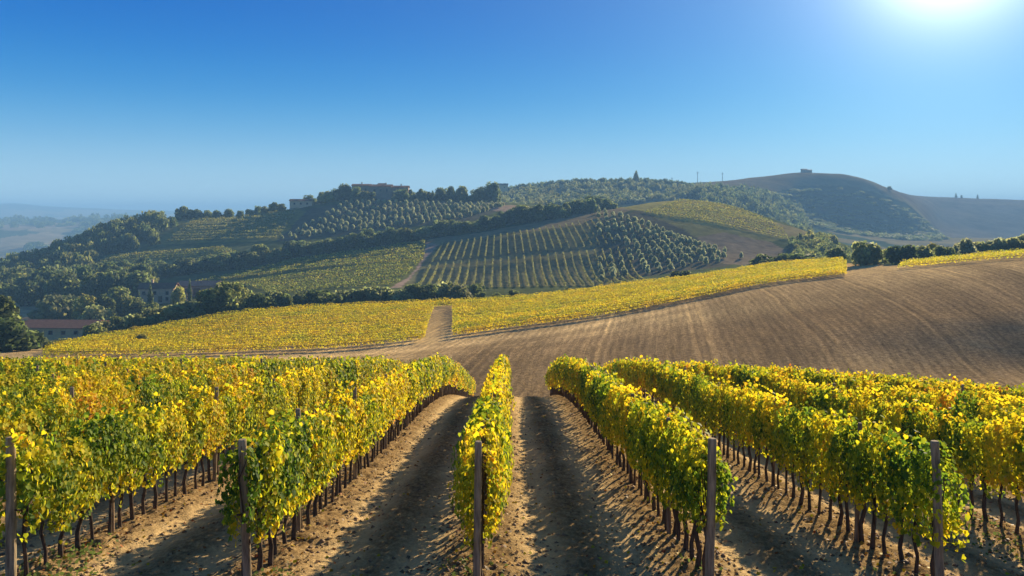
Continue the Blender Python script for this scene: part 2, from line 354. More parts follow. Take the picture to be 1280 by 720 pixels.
def plain_mat(name, col, rough=0.85, var=0.3, sc=3.0):
    m, nt = new_mat(name); tc = N(nt, 'ShaderNodeTexCoord'); n = noise(nt, tc.outputs['Object'], sc, 6, 0.7)
    r = ramp(nt, [(0.3, tuple(c*(1-var) for c in col)), (0.7, tuple(min(1, c*(1+var)) for c in col))]); nt.links.new(n.outputs['Fac'], r.inputs[0])
    finish(nt, r.outputs[0], rough, n.outputs['Fac'], 0.03, 0.4); return m
def roof_mat(name, col):
    m, nt = new_mat(name); tc = N(nt, 'ShaderNodeTexCoord'); n = noise(nt, tc.outputs['Object'], 1.2, 7, 0.75)
    wv = N(nt, 'ShaderNodeTexWave', wave_type='BANDS', bands_direction='X'); wv.inputs['Scale'].default_value = 2.2; nt.links.new(tc.outputs['Object'], wv.inputs['Vector'])
    r = ramp(nt, [(0.3, tuple(c*0.65 for c in col)), (0.7, tuple(c*1.3 for c in col))]); nt.links.new(n.outputs['Fac'], r.inputs[0])
    finish(nt, r.outputs[0], 0.9, wv.outputs['Fac'], 0.06, 0.8); return m

M_VINE = leaf_mat('vine_leaves', 0.52, 0.10, 1.5)
M_ROW = leaf_mat('distant_vine_leaves', 0.5, 0.12, 1.5)
M_TREE = leaf_mat('tree_leaves', 0.6, 0.25, 1.75)
M_OLIVE = leaf_mat('olive_leaves', 0.55, 0.15, 1.8)
M_GRASS = leaf_mat('grass_blades', 0.4, 0.1, 1.2)
M_BARK = wood_mat('vine_bark', (0.035, 0.024, 0.018), (0.12, 0.085, 0.06), 40)
M_POST = wood_mat('weathered_post', (0.12, 0.088, 0.055), (0.42, 0.33, 0.21), 26)
M_STAKE = wood_mat('pale_stake', (0.16, 0.11, 0.075), (0.33, 0.24, 0.16), 25)
M_TRUNK = wood_mat('tree_bark', (0.05, 0.04, 0.03), (0.14, 0.11, 0.09), 6)
M_SOIL = soil_near(); M_PLOUGH = soil_ploughed()
M_LAND = land_mat('hillside_land', 0.22, 0.5); M_FAR = land_mat('far_land', 0.03, 4.0)
M_LITTER = leaf_mat('fallen_leaves', 0.15, 0.0, 1.0)

# ------------------------------------------------------------------ the ground
def grid_faces(nr, nc):
    i = np.arange(nr-1)[:, None]*nc+np.arange(nc-1)[None, :]
    return np.stack([i, i+1, i+nc+1, i+nc], -1).reshape(-1, 4)

def near_ground():
    ds = [6.0]
    while ds[-1] < 72: ds.append(ds[-1]+max(0.035, ds[-1]*0.0045))
    ds = np.array(ds); pxs = np.arange(-420, 1800, 3.2)
    PX, D = np.meshgrid(pxs, ds); X = (PX-CX)/F*D; Y = D
    Z = znear(X, Y)
    fade = sstep(66, 71, Y); Z = Z*(1-fade)+(znear_smooth(X, Y)-0.02)*fade
    def col(X, Y):
        u = row_u(X)*PITCH
        wob = 0.25*fbm(X*0.5, Y*0.35, 3)
        t = np.exp(-((u-0.84+wob)/0.34)**2)*(0.8+0.9*np.clip(fbm(X*0.8+5, Y*0.5, 3)+0.45, 0, 1))  # pale track centred on the sunlit band, painting it brighter
        c = np.zeros(X.shape+(3,)); c[..., 0] = np.clip(t, 0, 1); return c.reshape(-1, 3)
    xs = np.linspace(-14, 14, 141); ys = np.linspace(-12, 6.02, 91); XB, YB = np.meshgrid(xs, ys)
    n1 = X.size
    V = np.concatenate([np.stack([X, Y, Z], -1).reshape(-1, 3), np.stack([XB, YB, znear(XB, YB)-0.004], -1).reshape(-1, 3)])
    me = mesh_np('ground', V, [grid_faces(*X.shape), grid_faces(*XB.shape)+n1], M_SOIL, np.concatenate([col(X, Y), col(XB, YB)]), True)
    o = link('vineyard_ground', me); tag(o, kind='structure')
near_ground()

def inpoly(px, y, poly):
    c = np.zeros(px.shape, bool); n = len(poly)
    for i in range(n):
        x1, y1 = poly[i]; x2, y2 = poly[(i+1) % n]
        if y1 == y2: continue
        s = ((y1 > y) != (y2 > y)) & (px < (x2-x1)*(y-y1)/(y2-y1)+x1); c ^= s
    return c

# fields on the slopes: outline, colour, distance limits
G_GRASS, G_SOIL, G_TAN, G_DARK = (0.085, 0.10, 0.035), (0.20, 0.135, 0.085), (0.36, 0.27, 0.16), (0.035, 0.055, 0.022)
FIELDS = [
 ([(15,378),(120,380),(112,398),(15,400)], (0.30,0.21,0.11), 245, 340),
 ([(225,376),(290,343),(530,301),(533,332),(495,358),(330,370)], (0.13,0.135,0.035), 255, 380),
 ([(533,300),(548,300),(542,322),(520,352),(500,360),(488,360),(512,345),(530,322)], (0.34,0.24,0.17), 255, 380),
 ([(548,306),(742,278),(752,330),(765,356),(500,362)], (0.165,0.155,0.07), 255, 430),
 ([(530,300),(600,290),(690,274),(770,257),(790,262),(742,279),(640,292),(548,306)], (0.24,0.19,0.10), 330, 470),
 ([(742,278),(800,262),(880,300),(925,330),(760,352),(750,330)], (0.10,0.09,0.055), 270, 450),
 ([(870,297),(905,290),(960,300),(985,315),(930,332),(905,330)], (0.21,0.165,0.105), 280, 450),
 ([(790,262),(810,266),(860,280),(930,292),(990,296),(960,278),(905,256),(850,248),(770,258)], (0.27,0.24,0.07), 330, 525),
 ([(880,268),(960,275),(1045,300),(1000,302),(930,288)], (0.20,0.17,0.08), 360, 520),
 ([(800,264),(880,282),(985,296),(960,302),(905,290),(870,297),(850,285)], (0.20,0.185,0.065), 300, 500),
 ([(985,296),(1045,300),(1060,325),(985,330)], (0.06,0.07,0.03), 300, 450),
 ([(195,306),(205,284),(300,262),(360,258),(385,265),(352,300)], (0.17,0.155,0.04), 380, 525),
 ([(110,332),(220,315),(330,305),(300,320),(180,336)], (0.22,0.20,0.065), 365, 440),
 ([(345,303),(385,262),(440,252),(640,252),(600,275)], (0.09,0.085,0.055), 400, 540),
 ([(560,258),(640,257),(690,262),(640,266)], (0.30,0.22,0.15), 440, 620),
 ([(600,255),(620,243),(740,228),(880,233),(900,250),(760,258)], (0.055,0.08,0.05), 640, 905),
 ([(860,236),(960,238),(1000,262),(1010,300),(880,275)], (0.035,0.06,0.03), 640, 1000),
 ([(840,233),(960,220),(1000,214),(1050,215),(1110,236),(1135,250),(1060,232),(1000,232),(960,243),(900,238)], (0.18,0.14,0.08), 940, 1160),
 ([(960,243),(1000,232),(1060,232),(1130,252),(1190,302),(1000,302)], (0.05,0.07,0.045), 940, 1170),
 ([(1090,235),(1300,245),(1500,255),(1500,300),(1190,304),(1140,260)], (0.14,0.112,0.08), 1160, 1750),
 ([(-20,300),(60,290),(90,296),(40,312),(-20,315)], (0.25,0.21,0.13), 1200, 2410),
 ([(-300,272),(-20,278),(30,280),(150,276),(210,272),(140,282),(30,288),(-300,284)], (0.26,0.21,0.13), 1500, 2420),
]
def land():
    ks = []
    spans = [(68, 10), (0, 34), (1, 40), (2, 60), (3, 50), (4, 40), (5, 90), (6, 50), (7, 60), (8, 30), (9, 30), (10, 40), (11, 50), (12, 40), (13, 36), (14, 20), (15, 24), (16, 6)]
    pxs = np.arange(-420, 1720, 3.0); nc = len(pxs)
    rows = []
    Dk = [np.full(nc, 68.0)]+[contour_d(k, pxs) for k in range(len(CON))]
    for k, (_, n) in enumerate(spans):
        for j in range(n): rows.append((k, Dk[k]+(Dk[k+1]-Dk[k])*j/n))
    rows.append((len(spans), Dk[-1]))
    D = np.stack([r[1] for r in rows]); kk = np.array([r[0] for r in rows])
    PX = np.broadcast_to(pxs, D.shape)
    Z = np.empty(D.shape)
    for r in range(D.shape[0]): Z[r] = zloft(pxs, D[r])[0]
    X = (PX-CX)/F*D; Yp = CY-F*(Z-CAMZ)/D
    # colours
    n = fbm(X/60, D/60, 4); C = np.empty(D.shape+(3,))
    C[:] = np.array(G_GRASS); C *= (1+1.0*n[..., None])
    pl = D < contour_d(3, PX)+0
    pale_mix = np.clip(np.exp(-np.maximum(contour_d(2, PX)-D, 0)/16)*0.9+1.6*fbm(X/40+9, D/22, 4), 0, 1)[pl][:, None]   # paler tan along the top, browner below
    C[pl] = (np.array((0.255, 0.185, 0.098))*(1-pale_mix)+np.array((0.47, 0.355, 0.18))*pale_mix)*(1+0.6*fbm(X[pl]/25, D[pl]/25, 3)[:, None])
    e = contour_d(2, PX)-D+3*fbm(X/40, D/40, 2)              # paler headland and wheel marks along the vines
    band = (np.exp(-((e-7)/2.2)**2)*0.45+np.exp(-((e-14)/1.0)**2)*0.3+np.exp(-((e-16.5)/1.0)**2)*0.3+np.exp(-((e-23)/3)**2)*0.2)*sstep(1000, 800, PX)
    C[pl] *= (1+band[pl][:, None])
    far = D > 600
    nf = fbm(X/300, D/300, 4)
    C[far] = np.array((0.06, 0.085, 0.04)); C[far & (nf > 0.06)] = (0.22, 0.19, 0.10)
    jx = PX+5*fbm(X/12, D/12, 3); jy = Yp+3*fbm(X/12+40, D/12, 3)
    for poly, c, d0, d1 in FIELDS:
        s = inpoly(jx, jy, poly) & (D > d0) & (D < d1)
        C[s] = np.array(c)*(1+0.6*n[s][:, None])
    # soil under the valley vines stays soil; verge beyond it
    C = np.clip(C, 0.01, 0.9)
    Q = grid_faces(*D.shape); krow = np.repeat(kk[:-1], nc-1)
    V = np.stack([X, D, Z], -1).reshape(-1, 3); CC = C.reshape(-1, 3)
    for name, k0, k1, mat in (('ploughed_field', 0, 3, M_PLOUGH), ('valley_ground', 4, 5, M_LAND), ('hillside', 6, 9, M_LAND), ('far_hills', 10, 15, M_FAR), ('distant_mountains', 16, 17, M_FAR)):
        q = Q[(krow >= k0) & (krow <= k1)]; used = np.unique(q); mp = np.zeros(len(V), int); mp[used] = np.arange(len(used))
        me = mesh_np(name, V[used], mp[q], mat, CC[used], True)
        if name == 'ploughed_field':
            x, y = V[used, 0], V[used, 1]
            # drill lines run down the slope, bending along the valley floor
            u = x*0.986-y*0.168+1.6*fbm(x/22, y/22, 3); v = x*0.168+y*0.986
            uvl = me.uv_layers.new(name='furrows'); li = np.empty(len(me.loops), dtype=np.int32); me.loops.foreach_get('vertex_index', li)
            uvl.data.foreach_set('uv', np.stack([u[li], v[li]], -1).astype(np.float32).ravel())
        tag(link(name, me), kind='structure')
land()

# ------------------------------------------------------------------ foliage
def quat_basis(nrm, rng):
    nrm = nrm/np.maximum(1e-6, np.linalg.norm(nrm, axis=1, keepdims=True))
    r = rng.normal(size=nrm.shape); t = np.cross(nrm, r); t /= np.maximum(1e-6, np.linalg.norm(t, axis=1, keepdims=True))
    return nrm, t, np.cross(nrm, t)
LEAF7 = np.array([(0, -0.45), (0.38, -0.50), (0.52, -0.02), (0.30, 0.28), (0.0, 0.62), (-0.30, 0.28), (-0.52, -0.02), (-0.38, -0.50)])
def leaves(P, nrm, size, col, rng, shape='lobed', down=False):
    n = len(P); nrm, t, b = quat_basis(nrm, rng)
    if down:                                        # tips hang downwards
        dn = np.array([0, 0, -1.0])+rng.normal(size=(n, 3))*0.45; b = dn-nrm*np.sum(dn*nrm, 1, keepdims=True); b /= np.maximum(1e-6, np.linalg.norm(b, axis=1, keepdims=True)); t = np.cross(b, nrm)
    size = np.asarray(size).reshape(-1, 1, 1)*np.ones((n, 1, 1))
    if shape == 'lobed':
        o = LEAF7; k = len(o)
        fold = 0.25*np.abs(o[:, 0])-0.10*o[:, 1]**2
        V = P[:, None, :]+size*(o[None, :, 0, None]*t[:, None, :]+o[None, :, 1, None]*b[:, None, :]+fold[None, :, None]*nrm[:, None, :])
        base = (np.arange(n)*k)[:, None]
        f = [base+np.array([[0, 1, 2, 3]]), base+np.array([[0, 3, 4, 5]]), base+np.array([[0, 5, 6, 7]])]
        f = [np.concatenate(f)]
    else:
        o = np.array([(-0.5, -0.35), (0.45, -0.5), (0.5, 0.4), (-0.4, 0.5)]); k = 4
        V = P[:, None, :]+size*(o[None, :, 0, None]*t[:, None, :]+o[None, :, 1, None]*b[:, None, :])
        f = [(np.arange(n)*4)[:, None]+np.arange(4)[None, :]]
    return V.reshape(-1, 3), f, np.repeat(col, k, axis=0)

PAL = np.array([(0.045, 0.10, 0.012), (0.14, 0.22, 0.016), (0.36, 0.38, 0.016), (0.58, 0.47, 0.014), (0.62, 0.38, 0.018), (0.50, 0.17, 0.02), (0.24, 0.07, 0.02)])
def pal(t):                     # 0 dark green ... 1 yellow green ... 3 yellow ... 5 orange ... 6 russet
    t = np.clip(t, 0, 6); i = np.minimum(t.astype(int), 5); f = (t-i)[:, None]; return PAL[i]*(1-f)+PAL[i+1]*f

def vine_points(n, rng, length, tint, x_half=0.25, seed=0.0):
    """leaves of one vine: x across the row, y along it, z up from the ground"""
    ns = 6; sy = (np.arange(ns)+0.5)/ns*length-length/2+rng.uniform(-.03, .03, ns); sk = rng.integers(0, ns, n)
    y = sy[sk]+rng.normal(0, 0.048, n)                  # leaves gather along the hanging shoots
    h = rng.beta(1.15, 1.0, n)
    top = 1.71+0.16*fbm(y*2.3+seed, y*0+seed, 2)*2; bot = 0.72+0.34*fbm(y*3.1+seed*2, y*0+3, 2)*2
    z = bot+(top-bot)*h
    wid = x_half*(0.62+0.55*np.sin(np.clip(h, 0, 1)*math.pi*0.9+0.25))*(1+0.6*fbm(y*2.7+seed, z*2.5, 2)*2)
    side = rng.choice([-1, 1], n); rad = np.sqrt(rng.uniform(0.12, 1.0, n))
    x = side*wid*rad*(0.8+0.4*rng.random(ns))[sk]
    z = z+rng.uniform(-0.09, 0.09, ns)[sk]
    st = rng.random(n) < 0.05; z[st] += rng.uniform(0.0, 0.22, st.sum())*np.sign(h[st]-0.45); x[st] *= 0.8
    stray = (sk < 2) & (rng.random(n) < 0.10)         # a few shoots stand up out of the top or hang below
    up = rng.random(ns) < 0.65; ln = rng.uniform(0.08, 0.32, ns)
    zs = np.where(up[sk], top+ln[sk]*rng.random(n), bot-ln[sk]*0.8*rng.random(n))
    x = np.where(stray, 0.5*x+(zs-1.2)*rng.uniform(-.25, .25, ns)[sk], x); z = np.where(stray, zs, z)
    nrm = np.stack([x/x_half*1.1, rng.normal(0, 0.45, n), 0.15+0.9*np.clip(h-0.75, 0, 1)*2+rng.normal(0, 0.35, n)], -1)
    nrm += rng.normal(0, 0.12, nrm.shape)
    patch = fbm(y*1.8+seed*3, z*2.2+x*1.5, 2)*4.5
    t = 1.98+tint+patch*0.8+rng.normal(0, 0.35, ns)[sk]+rng.normal(0, 0.6, n)+2.0*np.clip(0.32-h, 0, 1)*3.0*(rng.random(n)*0.9)
    return np.stack([x, y, z], -1), nrm, t

VINE_KINDS = [('mostly green', -1.0), ('yellow-green', -0.45), ('lemon yellow', 0.1), ('golden yellow', 0.5), ('orange-tinged', 0.9)]
vine_foliage, vine_trunks = [], []
for ki, (nm, tint) in enumerate(VINE_KINDS):
    for v in range(4):
        rng = np.random.default_rng(100+ki*10+v)
        P, nrm, t = vine_points(820, rng, 0.66, tint, seed=ki*7.7+v*3.3)
        V, f, c = leaves(P, nrm, 0.034+0.052*rng.random(len(P))**1.3, pal(t), rng, down=True)
        vine_foliage.append((ki, mesh_np('vine_foliage', V, f, M_VINE, c)))
for v in range(8):
    rng = random.Random(50+v); mb = MB()
    lean = rng.uniform(-0.06, 0.06); k1 = rng.uniform(-0.04, 0.04)
    pts = [(0, 0, -0.12), (0.006, 0, 0.0), (k1*0.6, lean*0.5, 0.25), (-k1, lean, 0.5), (k1*0.4, lean*0.6, 0.78)]
    r0 = rng.uniform(0.026, 0.036); mb.tube(pts, [r0*1.35, r0*1.15, r0*0.9, r0*0.85, r0*1.0], 7)
    for s in (-1, 1):        # the two arms along the row
        mb.tube([(k1*0.4, lean*0.6, 0.75), (k1*0.2, lean*0.6+s*0.09, 0.88), (0.02*s, lean*0.4+s*0.22, 0.93)], [r0*0.75, r0*0.55, r0*0.4], 6)
    for _ in range(2):      # upright canes
        a = rng.uniform(-0.2, 0.2); mb.tube([(0, a, 0.9), (rng.uniform(-.06, .06), a, 1.3), (rng.uniform(-.1, .1), a+rng.uniform(-.1, .1), 1.7)], [0.009, 0.007, 0.004], 5)
    vine_trunks.append(mb.mesh('vine_trunk', M_BARK, True))

def post_mesh(h, r, mat, seed):
    rng = random.Random(seed); mb = MB()
    k = rng.uniform(-0.02, 0.02); k2 = rng.uniform(-0.02, 0.02)
    mb.tube([(0, 0, -0.3), (k*0.3, k2*0.3, h*0.3), (k, k2, h*0.7), (k*0.8, k2*0.7, h-0.015), (k*0.8, k2*0.7, h)], [r*1.06, r*1.03, r, r*0.97, r*0.82], 16)
    return mb.mesh('post', mat, False)

# rows: lateral position, end of the row, phrase
ROWS = []
NAMES = {0: 'middle row', -1: 'row left of the middle row', -2: 'second row left of the middle row', 1: 'row right of the middle row', 2: 'second row right of the middle row',
         -3: 'third row left of the middle row', -4: 'fourth row left of the middle row', 3: 'third row right of the middle row', 4: 'fourth row right of the middle row',
         -5: 'fifth row left of the middle row', 5: 'fifth row right of the middle row', -6: 'sixth row left of the middle row', 6: 'sixth row right of the middle row'}
ENDS = {0: 45, -1: 66, -2: 50, 1: 52, 2: 46}
for k in range(-11, 12):
    ROWS.append((k, ROW0+k*PITCH+(0.02 if k == -1 else 0), ENDS.get(k, 44)))
def ordinal(n):
    W1 = ['first', 'second', 'third', 'fourth', 'fifth', 'sixth', 'seventh', 'eighth', 'ninth', 'tenth', 'eleventh', 'twelfth', 'thirteenth', 'fourteenth', 'fifteenth', 'sixteenth', 'seventeenth', 'eighteenth', 'nineteenth', 'twentieth']
    if n <= 20: return W1[n-1]
    if n > 99: return 'hundred-and-'+ordinal(n-100) if n > 100 else 'hundredth'
    t, u = divmod(n, 10); T = {2: 'twent', 3: 'thirt', 4: 'fort', 5: 'fift', 6: 'sixt', 7: 'sevent', 8: 'eight', 9: 'ninet'}[t]
    return T+'ieth' if u == 0 else T+'y-'+W1[u-1]
STEP = 0.42
cand, posts = [], []
for k, x, dend in ROWS:
    vis = 0; i = 0
    d = 9.98 if k == -1 else 10.22
    while d < dend:
        px = CX+F*x/d; i += 1
        inside = -140 < px < 1420
        if inside: cand.append((d, k, x, i, -20 < px < 1300))
        d += STEP
    # stakes inside the row
    j = 0; d = 12.4
    while d < dend:
        px = CX+F*x/d
        if -10 < px < 1290: posts.append((d, k, x, j))
        d += 4.2; j += 1
cand.sort(key=lambda c: (not c[4], c[0]))
indiv, rest = cand[:300], cand[300:]
indiv.sort(key=lambda c: (c[1], c[3]))
rv = random.Random(5); counts = {}
for d, k, x, i, _ in indiv:
    counts[k] = counts.get(k, 0)+1; n = counts[k]
    xx = x+rv.uniform(-0.03, 0.03)
    p = vnoise(d*0.42+k*13.1, k*5.7)*0.75+rv.random()*0.35-0.02
    if i <= 2 and k != -2: p = min(p, 0.38)                # the vine at the end of the row is greener
    if k > 0: p -= 0.06
    if k == 0: p += 0.12  # middle row yellower: its sunlit side put into the leaf colour
    ki = int(np.clip(p*5, 0, 4))
    if ki == 4 and rv.random() < 0.6: ki = 3
    me = rv.choice([m for q, m in vine_foliage if q == ki])
    root = empty('grapevine', (xx, d, float(znear(np.array([x]), np.array([d]), False)[0])-0.02))
    s = rv.uniform(0.94, 1.05)
    fo = link('foliage', me, root); fo.rotation_euler[2] = rv.choice([0, math.pi]); fo.scale = (s*rv.uniform(0.9, 1.15), 1, s)
    tr = link('trunk', rv.choice(vine_trunks), root); tr.rotation_euler[2] = rv.choice([0, math.pi])+rv.uniform(-0.25, 0.25); tr.scale = (rv.uniform(0.85, 1.2),)*2+(rv.uniform(0.95, 1.05),)
    where = f'{ordinal(n)} trunk up the {NAMES[k]}' if k in (-2, -1, 0, 1, 2) else f'{ordinal(n)} vine in view along the {NAMES[k]}'
    tag(root, f'{VINE_KINDS[ki][0]} grapevine, {where}', 'grapevine', 'autumn grapevines on the near slope')

# the rest of the near vines
def far_vines():
    Vs, Fq, Cs, off = [], [], [], 0
    rng = np.random.default_rng(77)
    Tv, Tf = [], []
    for d, k, x, i, ins in rest:
        n = 360 if d < 30 else 250
        tint = (vnoise(d*0.42+k*13.1, k*5.7)*0.75+rng.random()*0.3-0.02)*5
        tt = [-0.9, -0.35, 0.15, 0.55, 0.75][int(np.clip(tint, 0, 4))]+0.15
        P, nrm, t = vine_points(n, rng, 0.66, tt, seed=rng.random()*50)
        V, f, c = leaves(P, nrm, rng.uniform(0.072, 0.115, n), pal(t), rng, 'quad')
        V = V+np.array([x+rng.uniform(-0.03, 0.03), d, float(znear(np.array([x]), np.array([d]), False)[0])])
        Vs.append(V); Fq.append(f[0]+off); Cs.append(c); off += len(V)
    me = mesh_np('vines', np.concatenate(Vs), [np.concatenate(Fq)], M_VINE, np.concatenate(Cs))
    o = link('vine_foliage_mass', me)
    mb = MB()
    for d, k, x, i, ins in rest:
        z = float(znear(np.array([x]), np.array([d]), False)[0]); j = rv.uniform(-0.03, 0.03)
        mb.tube([(x, d, z-0.1), (x+j, d+rv.uniform(-.05, .05), z+0.4), (x-j, d, z+0.9)], [0.036, 0.028, 0.03], 5)
    o2 = link('vine_trunk_mass', mb.mesh('trunks', M_BARK, True), o)
    o2['kind'] = 'stuff'
    tag(o, 'mass of smaller yellow vines filling the farther part of the near rows', 'vines', kind='stuff')
far_vines()

# posts: tall end posts at the near ends, thinner stakes within the rows
END_LABEL = {-2: 'thick dark wooden end post at the frame edge beside orange-tinged vines', -1: 'wooden end post half buried in green leaves, left of the middle row',
             0: 'narrow wooden end post in front of the single middle row', 1: 'bare wooden end post of the row right of the middle, yellow leaves beside it',
             2: 'plain wooden end post of the second row right of the middle'}
for k, x, dend in ROWS:
    if k in END_LABEL:
        xx = {-2: -6.25, -1: -3.30, 0: -0.44, 1: 2.46, 2: 5.34}[k]
        o = link('vineyard_post', post_mesh({-2: 1.80, -1: 1.80, 0: 1.78, 1: 1.82, 2: 1.85}[k], {-2: 0.060, -1: 0.052, 0: 0.046, 1: 0.055, 2: 0.052}[k], M_POST, 30+k))
        o.location = (xx, 9.98, float(znear(np.array([xx]), np.array([9.98]), False)[0])); o.rotation_euler = (0.02-0.012*k, 0.018*k+0.012, k)
        tag(o, END_LABEL[k], 'post', 'end posts of the vine rows')
stake_me = [post_mesh(1.80, 0.034, M_STAKE, 60+q) for q in range(4)]+[post_mesh(1.92, 0.04, M_POST, 70+q) for q in range(2)]
pc = {}
for d, k, x, j in posts:
    if d > 40 or k not in NAMES: continue
    pc[k] = pc.get(k, 0)+1
    q = rv.randrange(6); o = link('vine_stake', stake_me[q]); o.location = (x+rv.uniform(-.05, .05), d, float(znear(np.array([x]), np.array([d]), False)[0])); o.rotation_euler = (rv.uniform(-.02, .02), rv.uniform(-.03, .03), rv.uniform(0, 6))
    tag(o, f"{'pale thin' if q < 4 else 'grey-brown'} wooden stake, {ordinal(pc[k])} one up the {NAMES[k]}", 'stake', 'stakes between the vines')

# litter, weeds
def litter():
    rng = np.random.default_rng(9); n = 19000
    d = 8.8+24*rng.random(n)**1.7; px = rng.uniform(-60, 1340, n); X = (px-CX)/F*d
    u = row_u(X)*PITCH; keep = rng.random(n) < np.clip(np.exp(-(u/0.55)**2)+0.22, 0, 1); X, d = X[keep], d[keep]; n = len(X)
    Z = znear(X, d)+0.012
    t = rng.choice([2.6, 3.6, 4.6, 5.4, 6.0], n, p=[.1, .2, .2, .25, .25]); c = pal(t)*0.75
    br = rng.random(n) < 0.6; c[br] = np.array((0.26, 0.17, 0.085))*(0.5+0.9*rng.random((br.sum(), 1)))
    nrm = np.stack([rng.normal(0, 0.6, n), rng.normal(0, 0.6, n), np.ones(n)], -1)
    V, f, cc = leaves(np.stack([X, d, Z], -1), nrm, rng.uniform(0.025, 0.06, n), c, rng, 'quad')
    tag(link('fallen_leaves', mesh_np('litter', V, f, M_LITTER, cc)), 'brown and yellow fallen leaves scattered under the vine rows', 'leaf litter', kind='stuff')
    # clods of tilled earth
    n = 9000; d = 8.8+20*rng.random(n)**1.6; px = rng.uniform(-60, 1340, n); X = (px-CX)/F*d; u = row_u(X)*PITCH
    keep = rng.random(n) < np.clip(np.exp(-((u-0.45)/0.35)**2)+0.12, 0, 1); X, d = X[keep], d[keep]; n = len(X); Z = znear(X, d)
    oct_ = np.array([(1, 0, 0), (0, 1, 0), (-1, 0, 0), (0, -1, 0), (0, 0, 0.8), (0, 0, -0.6)]); s = rng.uniform(0.012, 0.05, (n, 1, 1))*rng.uniform(0.6, 1.3, (n, 1, 3))
    V = np.stack([X, d, Z], -1)[:, None, :]+s*(oct_[None]+rng.normal(0, 0.18, (n, 6, 3)))
    tri = np.array([(0, 1, 4), (1, 2, 4), (2, 3, 4), (3, 0, 4), (1, 0, 5), (2, 1, 5), (3, 2, 5), (0, 3, 5)])
    f = ((np.arange(n)*6)[:, None, None]+tri[None]).reshape(-1, 3)
    c = np.repeat(np.array((0.26, 0.17, 0.095))*(0.6+0.7*rng.random((n, 1))), 6, axis=0)
    tag(link('soil_clods', mesh_np('clods', V.reshape(-1, 3), [f], M_LITTER, c)), 'crumbly brown clods of tilled earth along the rows', 'soil clods', kind='stuff')
    # green weeds
    Vs, Fs, Cs, off = [], [], [], 0
    for (x0, d0, r, m) in ((-6.0, 10.0, 0.55, 260), (-6.1, 11.2, 0.4, 120), (-3.0, 10.1, 0.3, 60), (-0.5, 10.6, 0.35, 70), (7.9, 12.4, 0.6, 130), (8.0, 14, 0.5, 90), (2.4, 10.6, 0.3, 40), (5.2, 10.4, 0.4, 40), (-9.0, 14.8, 0.6, 90)):
        X = x0+rng.normal(0, r, m)*0.6; Y = d0+rng.normal(0, r, m); Z = znear(X, Y)+0.05*rng.random(m)
        nn = np.stack([rng.normal(0, 1, m), rng.normal(0, 1, m), rng.uniform(0.2, 1, m)], -1)
        V, f, cc = leaves(np.stack([X, Y, Z], -1), nn, rng.uniform(0.03, 0.06, m), np.array((0.10, 0.14, 0.035))*(0.6+0.8*rng.random((m, 1))), rng, 'quad')
        Vs.append(V); Fs.append(f[0]+off); Cs.append(cc); off += len(V)
    tag(link('weeds', mesh_np('weeds', np.concatenate(Vs), [np.concatenate(Fs)], M_GRASS, np.concatenate(Cs))), 'low green weeds at the feet of the vines', 'weeds', kind='stuff')
litter()

# ------------------------------------------------------------------ vine rows across the valley and on the hillside
def row_thing(pts, label, group, tint, height=1.55, width=0.66, dens=100, leaf=0.165, seed=0, gap=0.25, name='vine_row', pale=0.0):
    """one trellised row: pts = plan polyline [(X, Y)]"""
    rng = np.random.default_rng(seed+1000)
    P2 = np.array(pts); seg = np.linalg.norm(np.diff(P2, axis=0), axis=1); L = seg.sum(); cum = np.concatenate([[0], np.cumsum(seg)])
    n = int(L*dens); s = rng.uniform(0, L, n)
    x = np.interp(s, cum, P2[:, 0]); y = np.interp(s, cum, P2[:, 1]); k = np.clip(np.searchsorted(cum, s)-1, 0, len(seg)-1)
    tdir = (P2[k+1]-P2[k])/seg[k][:, None]; nx = np.stack([-tdir[:, 1], tdir[:, 0]], -1)
    h = rng.beta(1.4, 1.0, n); hh = height*(0.93+0.14*((seed*7)%5)/4)*(1+0.5*fbm(s/1.4, s*0+seed, 3)); z = gap*height+(hh-gap*height)*h
    o = rng.uniform(-1, 1, n)*width/2*(1.1-0.45*h)
    x = x+nx[:, 0]*o; y = y+nx[:, 1]*o
    Z = H(x, y)+z
    nrm = np.stack([nx[:, 0]*o*2, nx[:, 1]*o*2, 0.3+h*0.9], -1)+rng.normal(0, 0.55, (n, 3))
    t = tint+0.25*math.sin(seed*2.4)+1.7*fbm(s/3.0+seed*3, s*0+seed, 3)+rng.normal(0, 0.3, n)
    t = np.where(t > 3.1, 3.1+0.25*(t-3.1), t)
    cc0 = pal(t)*(1-pale)+np.array((0.15, 0.155, 0.065))*pale*(0.7+0.6*rng.random((n, 1)))
    c0 = Vector((float(P2[:, 0].mean()), float(P2[:, 1].mean()), 0)); c0.z = float(H(np.array([c0.x]), np.array([c0.y]))[0])
    V, f, c = leaves(np.stack([x, y, Z], -1)-np.array(c0), nrm, rng.uniform(0.7, 1.3, n)*leaf, cc0, rng, 'quad')
    # the woody cordon tied along the row's wire
    ns = max(4, int(L/1.5)); sx = np.linspace(0.02*L, 0.98*L, ns); cx = np.interp(sx, cum, P2[:, 0]); cy = np.interp(sx, cum, P2[:, 1]); cz = H(cx, cy)+height*0.55
    up = np.array([0, 0, 0.07]); A = np.stack([cx, cy, cz], -1)-np.array(c0)
    o0 = len(V); V = np.concatenate([V, A-up, A+up]); k_ = np.arange(ns-1)+o0
    f = [f[0], np.stack([k_, k_+1, k_+1+ns, k_+ns], -1)]; c = np.concatenate([c, np.tile(np.array([[0.10, 0.075, 0.04]]), (2*ns, 1))])
    ob = link(name, mesh_np('vine_row', V, f, M_ROW, c)); ob.location = c0
    tag(ob, label, 'vine row', group); return ob

